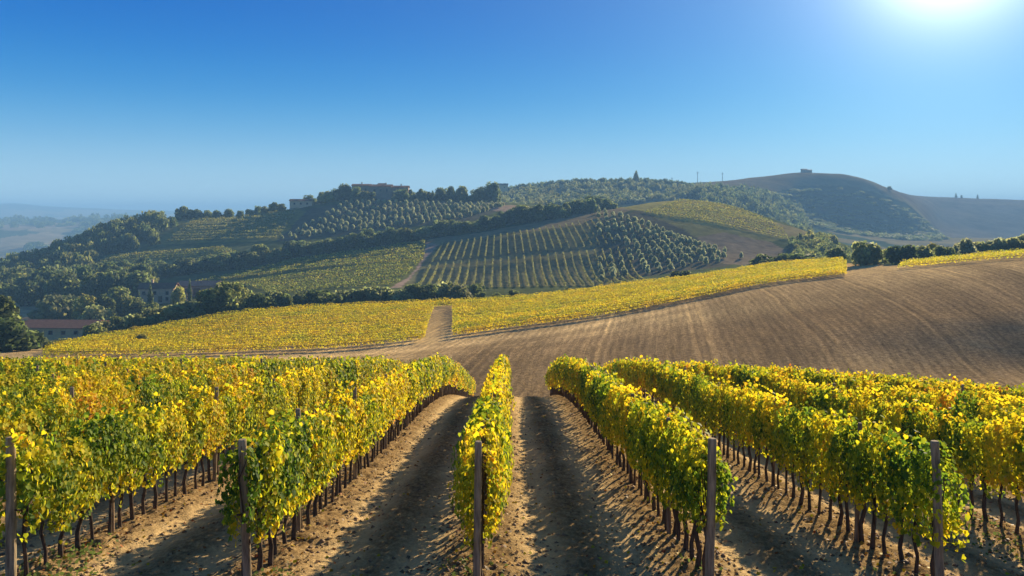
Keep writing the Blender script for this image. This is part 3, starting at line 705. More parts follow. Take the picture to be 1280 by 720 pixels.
def strip_line(t, px0, px1, k0=2, k1=3, n=60):
    pxs = np.linspace(px0, px1, n); d = contour_d(k0, pxs)*(1-t)+contour_d(k1, pxs)*t
    return np.stack([(pxs-CX)/F*d, d], -1)
NR = 18
for r in range(NR):
    t = 0.02+0.96*r/(NR-1); gapl, gapr = 531+14*t, 566-1*t
    if t > 0.86:
        row_thing(strip_line(t, 70+40*t, 1054, n=120), f'long row of yellow vines behind the bare gap, {ordinal(r-15)} one up from the gap', 'rows of the yellow vineyard across the valley', 2.7, seed=r, dens=100)
    else:
        x_start = 52+62*t
        row_thing(strip_line(t, x_start, gapl), f'yellow vine row left of the bare gap, {ordinal(r+1)} up from the ploughed field', 'rows of the yellow vineyard across the valley', 2.7, seed=r, dens=100)
        row_thing(strip_line(t, gapr, 1058-30*(1-t)*0+0*t), f'yellow vine row right of the bare gap, {ordinal(r+1)} up from the ploughed field', 'rows of the yellow vineyard across the valley', 2.7, seed=r+40, dens=100)
for r in range(7):
    t = 0.06+0.86*r/6
    row_thing(strip_line(t, 1122+3*r, 1420), f'yellow vine row on the crest of the ploughed hill, {ordinal(r+1)} back from its edge', 'vine rows on the crest of the ploughed hill', 2.4, seed=90+r, dens=50, height=1.4)

def line_px(a, b, d0, d1, n=30):
    """plan polyline between two sightings of the slope"""
    da, db = ground_d(*a, d0, d1), ground_d(*b, d0, d1)
    A = np.array([(a[0]-CX)/F*da, da]); B = np.array([(b[0]-CX)/F*db, db]); s = np.linspace(0, 1, n)[:, None]; return A*(1-s)+B*s
# hillside block left of the track: rows follow the slope
LB = [((232,374),(498,356)), ((330,366),(532,331))]
for r in range(15):
    t = r/14
    a = (332-96*max(0, t-0.1)/0.9*0.9+0*t, 368-24*t) if t < 0.55 else (240+110*(t-0.55)/0.45, 355-24*(t-0.55)/0.45)
    b = (497+34*min(1, t*1.6), 355-51*t)
    row_thing(line_px(a, b, 262, 376), f'yellow-green vine row on the hillside left of the track, {ordinal(r+1)} up from the hedge', 'vine rows left of the hillside track', 1.6+0.5*t, seed=200+r, dens=13, leaf=0.45, height=1.5, pale=0.5)
# hillside block right of the track: rows run straight up the slope
for r in range(26):
    xb = 521+11.6*r; xt = 553+8.1*r
    yt = 307-30*(xt-552)/190
    m = 0.52; xm, ym = xb+(xt-xb)*m, 362-5*r/25+(yt-362)*m
    xm2, ym2 = xb+(xt-xb)*(m+0.08), 362-5*r/25+(yt-362)*(m+0.08)
    if r < 25:
        row_thing(line_px((xm2, ym2), (xt, yt), 262, 425), f'vine row running up the hillside above the cross path, {ordinal(r+1)} from the track', 'upper vine rows right of the hillside track', 2.0, seed=300+r, dens=10, leaf=0.4, height=1.4, width=0.6, pale=0.85)
    row_thing(line_px((xb, 362-5*r/25), (xm, ym), 262, 425), f'vine row running up the hillside below the cross path, {ordinal(r+1)} from the track', 'lower vine rows right of the hillside track', 2.1, seed=340+r, dens=12, leaf=0.4, height=1.5, width=0.6, pale=0.8)
# yellow block near the top of the hill
for r in range(13):
    t = r/12
    a = (805+(850-805)*t, 266-16*t); b = (985-55*t*t, 299-35*t)
    row_thing(line_px(a, b, 330, 506), f'pale yellow vine row below the hilltop, {ordinal(r+1)} up from the bare brown field', 'vine rows below the hilltop', 2.1, seed=400+r, dens=10, leaf=0.42, height=1.25, pale=0.6, width=0.6)
for r in range(10):
    t = r/9
    a = (208+120*t*0.3, 302-30*t); b = (348+25*t, 298-36*t)
    row_thing(line_px(a, b, 400, 522), f'dull green vine row on the upper slope by the wood, {ordinal(r+1)} up', 'vine rows on the upper slope by the wood', 1.8, seed=430+r, dens=9, leaf=0.5, height=1.4, pale=0.75)
for r in range(5):
    t = r/4
    row_thing(line_px((122+12*t, 331-9*t), (300-20*t, 318-8*t), 366, 442), f'pale green vine row in the small field above the hedgerow, {ordinal(r+1)} up', 'vine rows in the small field above the hedgerow', 1.9, seed=450+r, dens=10, leaf=0.5, height=1.4, pale=0.6)

# ------------------------------------------------------------------ trees
def crown_mesh(name, h, r, base, nblob, nleaf, leaf, cols, seed, mat, squash=1.0, shape='round'):
    rng = np.random.default_rng(seed); Ps, Ns, Cs = [], [], []
    if shape == 'round':
        cz = (h+base)/2; rz = (h-base)/2; B = []
        for i in range(nblob):
            a = rng.uniform(0, 2*math.pi); e = rng.uniform(-0.95, 1.0); q = (math.sqrt(max(0, 1-e*e)) if e > 0 else 1.0)*rng.uniform(0.45, 0.72)
            br = rng.uniform(0.30, 0.48)
            B.append((np.array([math.cos(a)*q*r, math.sin(a)*q*r, cz+e*rz*0.66]), br*r, br*rz*1.0, rng.uniform(0.7, 1.25)))
        for i in range(7):                      # skirt down to the grass
            a = i*0.9+rng.uniform(-.2, .2); B.append((np.array([math.cos(a)*0.6*r, math.sin(a)*0.6*r, base+0.24*(h-base)]), 0.38*r, 0.25*(h-base), rng.uniform(0.75, 1.15)))
        B.append((np.array([0, 0, cz]), 0.62*r, 0.72*rz, 1.0))
    elif shape == 'column':
        B = [(np.array([rng.normal(0, 0.1)*r, rng.normal(0, 0.1)*r, base+(h-base)*(i+0.5)/nblob]), r*(1.0 if i < nblob*0.5 else 1.25*(1-(i+0.3)/nblob)+0.12), (h-base)/nblob*0.95, rng.uniform(0.8, 1.2)) for i in range(nblob)]
    else:        # cone
        B = [(np.array([rng.normal(0, 0.06)*r, rng.normal(0, 0.06)*r, base+(h-base)*(i+0.4)/nblob]), r*(1.05-i/nblob)+0.1, (h-base)/nblob*0.8, rng.uniform(0.8, 1.2)) for i in range(nblob)]
    wts = np.array([b[1]*b[1] for b in B]); wts /= wts.sum()
    for (c, br, bz, lum), wt in zip(B, wts):
        m = max(6, int(nleaf*wt)); v = rng.normal(size=(m, 3)); v /= np.linalg.norm(v, axis=1, keepdims=True)
        rr = rng.uniform(0.72, 1.1, (m, 1))
        Ps.append(c+v*rr*np.array([br, br, bz])); Ns.append(v+rng.normal(0, 0.45, (m, 3))); ci = np.array(cols)[rng.integers(0, len(cols), m)]*(lum*rng.uniform(0.75, 1.25, (m, 1))); Cs.append(ci)
    P = np.concatenate(Ps); P[:, 2] = np.maximum(P[:, 2], 0.05)
    V, f, c = leaves(P, np.concatenate(Ns), rng.uniform(0.7, 1.4, len(P))*leaf, np.concatenate(Cs), rng, 'quad')
    return mesh_np(name, V, f, mat, c)
def trunk_mesh(h, r, limbs, seed):
    rng = random.Random(seed); mb = MB(); j = rng.uniform(-.2, .2)
    mb.tube([(0, 0, -0.5), (0, 0, 0.1), (j*0.5, 0, h*0.35), (j, j*0.5, h*0.7)], [r*1.3, r*1.1, r*0.8, r*0.35], 7)
    for _ in range(limbs):
        a = rng.uniform(0, 6.28); z = h*rng.uniform(0.3, 0.5); l = h*rng.uniform(0.2, 0.33)
        mb.tube([(j*0.5, 0, z), (math.cos(a)*l*0.5, math.sin(a)*l*0.5, z+l*0.55), (math.cos(a)*l, math.sin(a)*l, z+l)], [r*0.5, r*0.35, r*0.15], 5)
    return mb.mesh('tree_trunk', M_TRUNK, True)
DG = [(0.065, 0.095, 0.032), (0.092, 0.122, 0.042), (0.12, 0.145, 0.05)]
MG = [(0.095, 0.125, 0.036), (0.13, 0.155, 0.045), (0.17, 0.18, 0.055)]
YG = [(0.16, 0.18, 0.04), (0.22, 0.22, 0.05), (0.26, 0.23, 0.06)]
OG = [(0.22, 0.26, 0.13), (0.29, 0.32, 0.17), (0.34, 0.35, 0.2)]
KINDS = {}
def kind(key, name, n, desc, **kw):
    KINDS[key] = (name, desc, [(crown_mesh(name+'_crown', seed=700+len(KINDS)*20+q, **kw), trunk_mesh(kw['h'], kw['r']*0.075, 4, q+len(KINDS)*9)) for q in range(n)])
kind('dark', 'broadleaf_tree', 5, 'dark green', h=8, r=3.5, base=0.25, nblob=18, nleaf=2100, leaf=0.52, cols=DG, mat=M_TREE)
kind('mid', 'broadleaf_tree', 5, 'mid green', h=7.5, r=3.6, base=0.25, nblob=18, nleaf=2100, leaf=0.5, cols=MG, mat=M_TREE)
kind('yellow', 'broadleaf_tree', 3, 'yellowing', h=7, r=3.0, base=0.4, nblob=14, nleaf=1800, leaf=0.45, cols=YG, mat=M_TREE)
kind('olive', 'olive_tree', 4, 'grey-green', h=4.6, r=2.3, base=0.6, nblob=13, nleaf=1100, leaf=0.42, cols=OG, mat=M_OLIVE)
kind('bush', 'bush', 4, 'dark green', h=3.4, r=2.4, base=0.0, nblob=14, nleaf=1500, leaf=0.36, cols=DG+MG[:1], mat=M_TREE)
kind('palebush', 'bush', 4, 'pale green', h=3.4, r=2.3, base=0.0, nblob=14, nleaf=1500, leaf=0.36, cols=[(0.14, 0.17, 0.06), (0.19, 0.21, 0.085), (0.23, 0.235, 0.09)], mat=M_TREE)
kind('cypress', 'cypress_tree', 2, 'dark slender', h=9, r=0.95, base=0.3, nblob=9, nleaf=1400, leaf=0.36, cols=DG, mat=M_TREE, shape='column')
kind('conifer', 'conifer_tree', 2, 'dark pointed', h=9, r=2.6, base=0.8, nblob=8, nleaf=1800, leaf=0.5, cols=DG, mat=M_TREE, shape='cone')
rt = random.Random(21)
def tree(key, px, d, height, label, group=None, wide=1.0, parts=True, off=0.0):
    name, desc, vs = KINDS[key]; cm, tm = rt.choice(vs)
    h0 = {'dark': 8, 'mid': 7.5, 'yellow': 7, 'olive': 4.6, 'bush': 3.4, 'palebush': 3.4, 'cypress': 9, 'conifer': 9}[key]
    s = height/h0; p = W(px, d); p.z += off
    cat = {'bush': 'bush', 'palebush': 'bush', 'olive': 'olive tree', 'cypress': 'cypress', 'conifer': 'conifer'}.get(key, 'tree')
    root = empty(name, p, rt.uniform(0, 6.28), (s*wide*rt.uniform(0.82, 1.2), s*wide*rt.uniform(0.82, 1.2), s*rt.uniform(0.94, 1.06)))
    link('crown', cm, root); link('trunk', tm, root)
    tag(root, label, cat, group); return root
KD = {k: v[1] for k, v in KINDS.items()}
KN = {'dark': 'tree', 'mid': 'tree', 'yellow': 'tree', 'olive': 'olive tree', 'bush': 'bush', 'palebush': 'bush', 'cypress': 'cypress', 'conifer': 'conifer'}
def size_word(h): return 'low' if h < 3.2 else 'small' if h < 5 else 'medium' if h < 7.5 else 'tall'

# hedge of bushes and small trees behind the yellow vineyard
hx = 118.0; i = 0
while hx < 665:
    d = float(contour_d(3, hx))+rt.uniform(9, 24)
    if hx < 165: k, h = rt.choice(['palebush', 'mid']), rt.uniform(3.2, 4.8)
    elif hx < 240: k, h = rt.choice(['palebush', 'palebush', 'mid']), rt.uniform(4, 6)
    elif 255 < hx < 300: k, h = 'mid', rt.uniform(7, 8)
    elif hx > 600: k, h = rt.choice(['bush', 'mid']), rt.uniform(2.2, 3.6)
    else: k, h = rt.choice(['bush', 'mid', 'mid', 'palebush', 'palebush']), rt.uniform(3.6, 5.6)
    i += 1
    tree(k, hx, d, h, f'{size_word(h)} {KD[k]} {KN[k]} behind the yellow vineyard, {ordinal(i)} in the hedge from the farm', 'hedge behind the yellow vineyard', rt.uniform(1.0, 1.25))
    hx += rt.uniform(11, 17) if hx < 600 else rt.uniform(14, 26)
for px, d, h, k, lab in ((710, 222, 2.0, 'bush', 'dark bush peeping over the yellow vineyard below the striped vine rows'), (852, 226, 3.6, 'bush', 'dark rounded bush above the yellow vineyard below the olive grove'),
                         (894, 228, 2.6, 'bush', 'low dark bush right of the rounded bush below the olive grove'),
                         (955, 232, 5.4, 'bush', 'dark spreading bush above the yellow vineyard, left of three'), (978, 230, 4.9, 'dark', 'dark bushy tree above the yellow vineyard, middle of three'), (1003, 232, 4.6, 'bush', 'dark bush above the yellow vineyard, right of three'),
                         (1022, 236, 5.0, 'dark', 'dark tree behind the narrow tip of the yellow vineyard'), (1044, 226, 5.2, 'dark', 'dark tree close left of the big olive-green tree on the plateau')):
    tree(k, px, d, h, lab, wide=1.3)
# the plateau on the right: row of trees behind the crest
i = 0
spec = [(1083, 200, 8.2, 'palebush', 1.0), (1106, 206, 5.0, 'yellow', 1.0), (1128, 196, 6.6, 'bush', 0.95), (1152, 204, 6.2, 'palebush', 1.0), (1166, 215, 8.2, 'yellow', 0.9), (1180, 198, 5.8, 'bush', 0.9), (1196, 205, 6.4, 'olive', 1.0)]
x = 1208
while x < 1420: spec.append((x, rt.uniform(193, 205), rt.uniform(5.6, 7.2), rt.choice(['olive', 'palebush', 'palebush', 'olive', 'mid']), 0.95)); x += rt.uniform(12, 17)
for px, d, h, k, wd in spec:
    i += 1
    tree(k, px, d*0.96, h*0.76, f'{size_word(h)} {KD[k]} {KN[k]} behind the crest vines, {ordinal(i)} in its row from the bare patch', 'trees behind the crest vines', wd)
x = 1230; i = 0
while x < 1420:
    i += 1; h = rt.uniform(6, 7.2); tree(rt.choice(['mid', 'dark']), x, 222, h, f'taller tree showing over the row behind the crest vines, {ordinal(i)} towards the frame edge', 'taller trees beyond the crest row', 0.9); x += rt.uniform(14, 24)
# diagonal hedgerow up the hill
i = 0; pts = [(110, 345), (160, 350), (230, 342), (290, 333), (360, 318), (440, 303), (520, 295), (560, 288), (640, 277), (700, 270), (762, 261)]
x = 112.0
while x < 765:
    y = np.interp(x, [p[0] for p in pts], [p[1] for p in pts]); d = float(contour_d(6, x))+rt.uniform(4, 20)
    k = rt.choice(['dark', 'dark', 'mid', 'dark', 'mid']); h = rt.uniform(5.2, 8.2) if x < 640 else rt.uniform(6, 9.5)
    i += 1
    tree(k, x, d, h, f'{size_word(h)} {KD[k]} tree in the hedgerow climbing the hill, {ordinal(i)} from its lower end', 'hedgerow climbing the hill', rt.uniform(1.05, 1.4), off=-0.5)
    x += rt.uniform(5.6, 8.2)
# trees on the ridge around the villa
ridge = [(368,4.5,'mid'),(378,5,'dark'),(386,8.5,'dark'),(394,6,'mid'),(402,9.5,'mid'),(409,9,'yellow'),(418,11.5,'mid'),(429,13.5,'dark'),(436,12.5,'mid'),(446,11,'dark'),(455,8,'mid'),(463,8,'dark'),(498,9,'dark'),(506,9.5,'dark'),(513,8.5,'dark'),(521,8,'mid'),(528,10,'mid'),(534,8,'dark'),(541,9,'conifer'),(549,10.5,'dark'),(556,10,'dark'),(563,10.5,'dark'),(570,8,'dark'),(578,11.5,'mid'),(588,5.5,'bush'),(599,12,'mid'),(614,16,'dark'),(620,13,'dark'),(300,6,'dark'),(312,6,'mid'),(322,6.5,'dark'),(332,6,'mid'),(342,7,'dark'),(352,6,'mid'),(285,7,'dark'),(272,7,'dark'),(260,7,'mid'),(248,8,'dark'),(237,8,'dark'),(228,8,'mid')]
ridge.sort(); i = 0
for px, h, k in ridge:
    i += 1; d = float(contour_d(8, px))+(rt.uniform(-4, 8) if not 440 < px < 512 else -14)
    tree(k, px, d, h*0.95, f'{size_word(h)} {KD[k]} {KN[k]} on the ridge beside the villa, {ordinal(i)} along from the wood', 'trees on the villa ridge', rt.uniform(0.75, 1.0) if h > 9 else 1.2, off=-0.8)
# around the farmhouses
for px, d, h, k, wd, lab in ((-6, 128, 9.0, 'dark', 1.0, 'big dark tree at the frame edge beside the long low farmhouse'), (4, 124, 6.0, 'bush', 1.2, 'dark bush under the big dark tree by the farmhouse'), (34, 132, 3.3, 'bush', 0.95, 'dark bush in front of the left end of the long farmhouse'),
    (62, 128, 1.7, 'palebush', 1.0, 'low greyish shrub at the lower left corner of the yellow vineyard'), (74, 130, 2.0, 'palebush', 1.0, 'low brownish shrub beside the greyish shrub by the yellow vineyard'), (177, 128, 2.2, 'yellow', 1.1, 'low yellowing shrub at the foot of the yellow vineyard'),
    (68, 262, 9.2, 'palebush', 1.0, 'pale green tree behind the middle of the long farmhouse roof'), (88, 266, 8.6, 'palebush', 1.0, 'pale green bush behind the right half of the farmhouse roof'), (107, 258, 9.0, 'yellow', 0.9, 'yellowing tree at the right end of the long farmhouse'), (119, 240, 7.0, 'palebush', 0.9, 'pale bush right of the long farmhouse gable'), (122, 208, 3.4, 'bush', 1.0, 'low dark bush at the right corner of the long farmhouse'),
    (132, 250, 8.5, 'dark', 1.0, 'dark tree between the two farmhouses, nearest the long one'), (150, 262, 11.5, 'mid', 0.9, 'tall green tree with bare trunk between the two farmhouses'), (162, 250, 6.5, 'yellow', 0.9, 'small yellow-green tree between the two farmhouses'), (172, 250, 6.5, 'mid', 1.0, 'rounded green tree just left of the stone farmhouse'), (190, 244, 4.8, 'mid', 1.0, 'rounded green tree in front of the stone farmhouse'),
    (222, 262, 6.8, 'yellow', 0.85, 'yellow-green tree at the right wall of the stone farmhouse'),
    (188, 263, 8.2, 'cypress', 1.0, 'dark slender cypress in front of the stone farmhouse'), (237, 268, 8.0, 'cypress', 0.8, 'dark slender cypress before the long grey barn'), (174, 268, 6.2, 'cypress', 0.8, 'short dark cypress left of the stone farmhouse')):
    tree(k, px, d, h, lab, wide=wd)
# edge trees of the wood on the left slope
i = 0
for q in range(46):
    px = rt.uniform(-60, 190); d = rt.uniform(302, 352)
    h = rt.uniform(8, 12); k = rt.choice(['dark', 'mid', 'dark', 'mid', 'dark']); i += 1
    tree(k, px, d, h, f'{size_word(h)} {KD[k]} tree on the lower edge of the wood behind the farm', 'trees on the lower edge of the wood', rt.uniform(1.0, 1.25))

# far single trees and poles
for px, d, h, k, wd, lab in ((795, 888, 13.5, 'conifer', 1.0, 'lone dark conifer standing up from the far blue-green ridge'), (1195, 1690, 10, 'conifer', 0.8, 'tiny dark tree on the pale far right ridge, first of three'), (1202, 1690, 7, 'dark', 0.7, 'tiny dark tree on the pale far right ridge, middle of three'), (1222, 1690, 9, 'conifer', 0.8, 'tiny dark tree on the pale far right ridge, last of three'),
                             (1112, 1148, 6, 'dark', 1.2, 'dark clump-like tree on the shoulder of the rounded far hill')):
    tree(k, px, d, h, lab, wide=wd)
M_DARKWOOD = wood_mat('pole_wood', (0.06, 0.05, 0.045), (0.12, 0.10, 0.09), 3)
for px, d, h, lab in ((840, 1130, 12, 'thin utility pole on the far skyline, left of two'), (872, 1140, 17, 'taller thin utility pole on the far skyline nearer the rounded hill'), (903, 1145, 13, 'thin utility pole just left of the rounded hill top')):
    mb = MB(); mb.tube([(0, 0, -1), (0, 0, h)], [0.42, 0.3], 8); mb.box(-1.6, 1.6, -0.12, 0.12, h-1.6, h-1.3); mb.box(-1.1, 1.1, -0.12, 0.12, h-3.0, h-2.7)
    o = link('utility_pole', mb.mesh('pole', M_DARKWOOD)); o.location = W(px, d); tag(o, lab, 'utility pole', 'poles on the far skyline')

# olive grove on the hillside right of the vine rows
grow = 0
for r in range(13):
    xb, yb = 752+14.5*r, 352-2.4*r; xt, yt = 748+9*r+(0 if r < 5 else 0), 279-3*max(0, 5-r)+3.4*max(0, r-5)
    L = line_px((xb, yb), (xt, yt), 285, 445, n=12); grow += 1; m = 0
    for j in range(12):
        X, Y = L[j]; px = CX+F*X/Y
        if rt.random() < 0.10 or (abs(j-4.5) < 1.3 and r < 3): continue
        m += 1; h = rt.uniform(2.7, 3.9)
        tree('olive', px+rt.uniform(-.6, .6), Y+rt.uniform(-1, 1), h, f'small grey-green olive tree, {ordinal(m)} up in grove row {ordinal(grow)} from the vine rows', 'olive grove on the hillside', rt.uniform(0.62, 0.8))
# upper olive grove below the villa
g2 = 0
for r in range(15):
    xb, yb = 352+16*r, 300-1.9*r; xt, yt = 440+13.5*r, 254+0.3*r
    if xt > 640: break
    L = line_px((xb, yb), (xt, yt), 408, 535, n=11); g2 += 1; m = 0
    for j in range(11):
        X, Y = L[j]; px = CX+F*X/Y; m += 1
        tree('olive', px+rt.uniform(-.8, .8), Y+rt.uniform(-2, 2), rt.uniform(2.7, 3.8), f'olive tree below the villa, {ordinal(m)} up in row {ordinal(g2)} from the vine slope', 'olive grove below the villa', 0.78)

# woods that read as one mass: many small crowns in one object
def wood_proto(seed):
    me = crown_mesh('p', 1.0, 1.0, 0.0, 11, 460, 0.17, [(1, 1, 1)], seed, M_TREE); V = np.empty(len(me.vertices)*3, dtype=np.float32); me.vertices.foreach_get('co', V)
    c = np.empty(len(me.vertices)*4, dtype=np.float32); me.color_attributes['Col'].data.foreach_get('color', c); bpy.data.meshes.remove(me)
    return V.reshape(-1, 3), None, c.reshape(-1, 4)[:, 0]
protos = [wood_proto(900+q) for q in range(7)]
def wood(name, label, spots, cols, leaf, nleaf, seed):
    rng = np.random.default_rng(seed); px, d, h, r = spots; n = len(px); X = (px-CX)/F*d; Z = zloft(px, d)[0]
    Vs, Fs, Cs, off = [], [], [], 0
    for i in range(n):
        v, q, lum = protos[rng.integers(len(protos))]; a = rng.uniform(0, 6.28); ca, sa = math.cos(a), math.sin(a)
        if nleaf < 150: k = len(v)//8*4; v = v[:0] if k == 0 else v.reshape(-1, 4, 3)[::2].reshape(-1, 3); lum = lum.reshape(-1, 4)[::2].ravel(); 
        w = np.stack([(v[:, 0]*ca-v[:, 1]*sa)*r[i]+X[i], (v[:, 0]*sa+v[:, 1]*ca)*r[i]+d[i], v[:, 2]*h[i]+Z[i]-0.4], -1)
        base = np.array(cols[rng.integers(len(cols))])*rng.uniform(0.7, 1.25)
        Vs.append(w); Fs.append(np.arange(len(w)).reshape(-1, 4)+off); Cs.append(base[None]*lum[:, None]); off += len(w)
    V, f, cc = np.concatenate(Vs), [np.concatenate(Fs)], np.concatenate(Cs)
    tag(link(name, mesh_np(name, V, f, M_TREE, cc)), label, 'woodland', kind='stuff')
rng = np.random.default_rng(3)
def scatter_poly(poly, d0, d1, n):
    xs = [p[0] for p in poly]; px = rng.uniform(min(xs), max(xs), n*4); d = rng.uniform(d0, d1, n*4); z = zloft(px, d)[0]; y = CY-F*(z-CAMZ)/d
    k = inpoly(px, y, poly); return px[k][:n], d[k][:n]
px, d = scatter_poly([(-120, 385), (-120, 300), (0, 330), (100, 300), (150, 282), (200, 272), (240, 268), (215, 285), (195, 308), (120, 322), (112, 345), (190, 352), (170, 374), (60, 383)], 318, 530, 540)
wood('wood', 'dark green wood covering the slope behind the farm', (px, d, rng.uniform(6.5, 10.5, len(px)), rng.uniform(3.4, 5.4, len(px))), DG+MG, 0.125, 330, 31)
px, d = scatter_poly([(865, 240), (960, 240), (1000, 262), (1015, 305), (930, 290), (880, 272)], 640, 980, 420)
wood('wood', 'bluish dark wood in the hollow before the rounded far hill', (px, d, rng.uniform(8, 13, len(px)), rng.uniform(4, 6.5, len(px))), DG, 0.3, 70, 32)
px, d = scatter_poly([(960, 246), (1000, 236), (1060, 236), (1125, 255), (1185, 302), (1000, 302)], 900, 1150, 420)
wood('scrub', 'dark scrub covering the shaded face of the rounded far hill', (px, d, rng.uniform(2, 4.5, len(px)), rng.uniform(5, 9, len(px))), DG, 0.2, 90, 33)
px, d = scatter_poly([(590, 262), (620, 246), (660, 236), (740, 230), (800, 230), (880, 236), (880, 248), (760, 257)], 650, 900, 700)
row = np.round(px/7+d/60); wood('distant_grove', 'distant blue-green grove on the far ridge behind the hedgerow', (px, d, rng.uniform(4, 6.5, len(px)), rng.uniform(2.2, 3.6, len(px))), MG+OG[:1], 0.3, 50, 34)
px = np.linspace(600, 866, 110)+rng.normal(0, 1, 110); d = contour_d(11, px)+rng.uniform(-6, 6, 110)
wood('treeline', 'thin line of dark trees along the far ridge skyline', (px, d, rng.uniform(4, 6.5, 110), rng.uniform(3, 4.5, 110)), DG, 0.3, 70, 35)
px, d = scatter_poly([(985, 300), (1040, 300), (1062, 322), (1000, 335)], 300, 440, 70)
wood('scrub', 'dark scrub on the slope behind the tip of the yellow vineyard', (px, d, rng.uniform(3, 6, len(px)), rng.uniform(2, 3.5, len(px))), DG+MG, 0.25, 120, 36)
px = np.concatenate([rng.uniform(-200, 220, 260)]); d = np.concatenate([rng.uniform(1500, 2390, 260)])
keep = (fbm(px/60, d/260, 2) > -0.02); px, d = px[keep], d[keep]
wood('far_woods', 'hazy blue woods patching the far left hills', (px, d, rng.uniform(9, 14, len(px)), rng.uniform(9, 20, len(px))), DG, 0.35, 50, 37)
px = np.array([8, 14, 19, 24, 28, 34, 44, 50, 55, 58, 62, 86, 93, 97, 101, 104, 116, 122, 142, 146, 150, 153, 157]); d = np.full(len(px), 2395.0)
wood('far_treeline', 'hazy dark trees along the top of the far left hill', (px.astype(float), d, rng.uniform(10, 20, len(px)), rng.uniform(6, 9, len(px))), DG, 0.3, 90, 38)

# ------------------------------------------------------------------ buildings
M_STONE = plain_mat('stone_wall', (0.56, 0.40, 0.25), 0.9, 0.3, 1.5); M_PLASTER = plain_mat('ochre_plaster', (0.62, 0.43, 0.22), 0.9, 0.2, 1.0)
M_GREYW = plain_mat('grey_wall', (0.24, 0.21, 0.18), 0.9, 0.25, 1.0); M_ROOF = roof_mat('clay_roof', (0.20, 0.108, 0.072)); M_ROOFG = roof_mat('grey_roof', (0.17, 0.13, 0.115))
M_DARK = plain_mat('dark_window', (0.025, 0.022, 0.02), 0.4, 0.2); M_SHUT = plain_mat('wooden_shutter', (0.10, 0.07, 0.05), 0.8)
def building(name, px, d, rz, blocks, label, cat='building', wm=M_STONE, rm=M_ROOF, windows=(), chimneys=(), doors=(), zoff=0.0):
    """blocks: (x0, x1, y0, y1, eaves height, roof rise, ridge direction)"""
    p = W(px, d); p.z += zoff; root = empty(name, p, rz)
    for (x0, x1, y0, y1, h, rise, al) in blocks:
        mb = MB(); mb.box(x0, x1, y0, y1, -3, h)
        if rise > 0:
            if al == 'x':
                for xx in (x0+0.02, x1-0.02): mb.add([(xx, y0+0.02, h+0.002), (xx, y1-0.02, h+0.002), (xx, (y0+y1)/2, h+rise-0.05)], [(0, 1, 2)])
            else:
                for yy in (y0+0.02, y1-0.02): mb.add([(x0+0.02, yy, h+0.002), (x1-0.02, yy, h+0.002), ((x0+x1)/2, yy, h+rise-0.05)], [(0, 1, 2)])
        link('wall', mb.mesh('wall', wm), root)
        r = MB(); e = 0.45
        if rise > 0: r.gable(x0-e, x1+e, y0-e, y1+e, h+0.16, rise, along=al)
        else: r.box(x0-0.2, x1+0.2, y0-0.2, y1+0.2, h+0.01, h+0.35)
        ro = link('roof', r.mesh('roof', rm), root)
        for (cx, cy) in chimneys:
            if x0 < cx < x1 and y0 < cy < y1:
                c = MB(); c.box(cx-.35, cx+.35, cy-.35, cy+.35, h+rise*0.3, h+rise+1.1); c.box(cx-.45, cx+.45, cy-.45, cy+.45, h+rise+1.103, h+rise+1.25); link('chimney', c.mesh('chimney', wm), ro)
    for (x, y, z, ww, hh) in windows:
        f = MB(); t = 0.12
        f.box(x-ww/2-t, x-ww/2, y-0.06, y+0.05, z-t, z+hh+t); f.box(x+ww/2, x+ww/2+t, y-0.06, y+0.05, z-t, z+hh+t); f.box(x-ww/2, x+ww/2, y-0.06, y+0.05, z+hh, z+hh+t); f.box(x-ww/2, x+ww/2, y-0.10, y+0.05, z-t, z)
        wo = link('window', f.mesh('window_frame', M_GREYW), root); q = MB(); q.box(x-ww/2, x+ww/2, y-0.02, y+0.03, z, z+hh); link('pane', q.mesh('window_pane', M_DARK), wo)
    for (x, y, ww, hh) in doors:
        q = MB(); q.box(x-ww/2, x+ww/2, y-0.05, y+0.03, 0, hh); link('door', q.mesh('door', M_SHUT), root)
    tag(root, label, cat); return root
# local -y faces the camera
D1 = 205
building('farmhouse', 64, D1, math.radians(-3), [(-9.6, 9.6, 0, 12, 2.6, 1.3, 'x')], 'long low ochre farmhouse with reddish roof and a row of small windows', 'farmhouse', M_PLASTER, M_ROOF,
         windows=[(-6.9, 0, 1.1, 1.0, 0.85), (-3.6, 0, 1.1, 1.0, 0.85), (-0.2, 0, 1.1, 1.0, 0.85), (3.2, 0, 1.1, 1.0, 0.85), (6.5, 0, 1.1, 1.0, 0.85)], zoff=2.4)
building('farmhouse', 198, 275, math.radians(8), [(-6.6, 5.0, 0, 7, 4.6, 1.7, 'x'), (5.01, 9.2, 1, 6, 3.0, 1.2, 'x')], 'brown stone farmhouse among trees with cypress in front', 'farmhouse', M_STONE, M_ROOF,
         windows=[(-4.8, 0, 2.6, 0.9, 1.1), (-1.2, 0, 2.6, 0.9, 1.1), (2.8, 0, 2.6, 0.9, 1.1), (2.8, 0, 0.6, 0.9, 1.1), (7.0, 1, 1.0, 0.8, 0.9)], chimneys=[(-3, 3.5)], doors=[(0.6, 0, 1.2, 2.1)], zoff=0.6)
building('barn', 246, 288, math.radians(4), [(-6.8, 6.8, 0, 8, 3.4, 1.5, 'x')], 'long grey barn with low roof right of the stone farmhouse', 'barn', M_GREYW, M_ROOFG, windows=[(-3, 0, 1.3, 1.0, 0.9), (3, 0, 1.3, 1.0, 0.9)], doors=[(0, 0, 2.4, 2.6)], zoff=0.4)
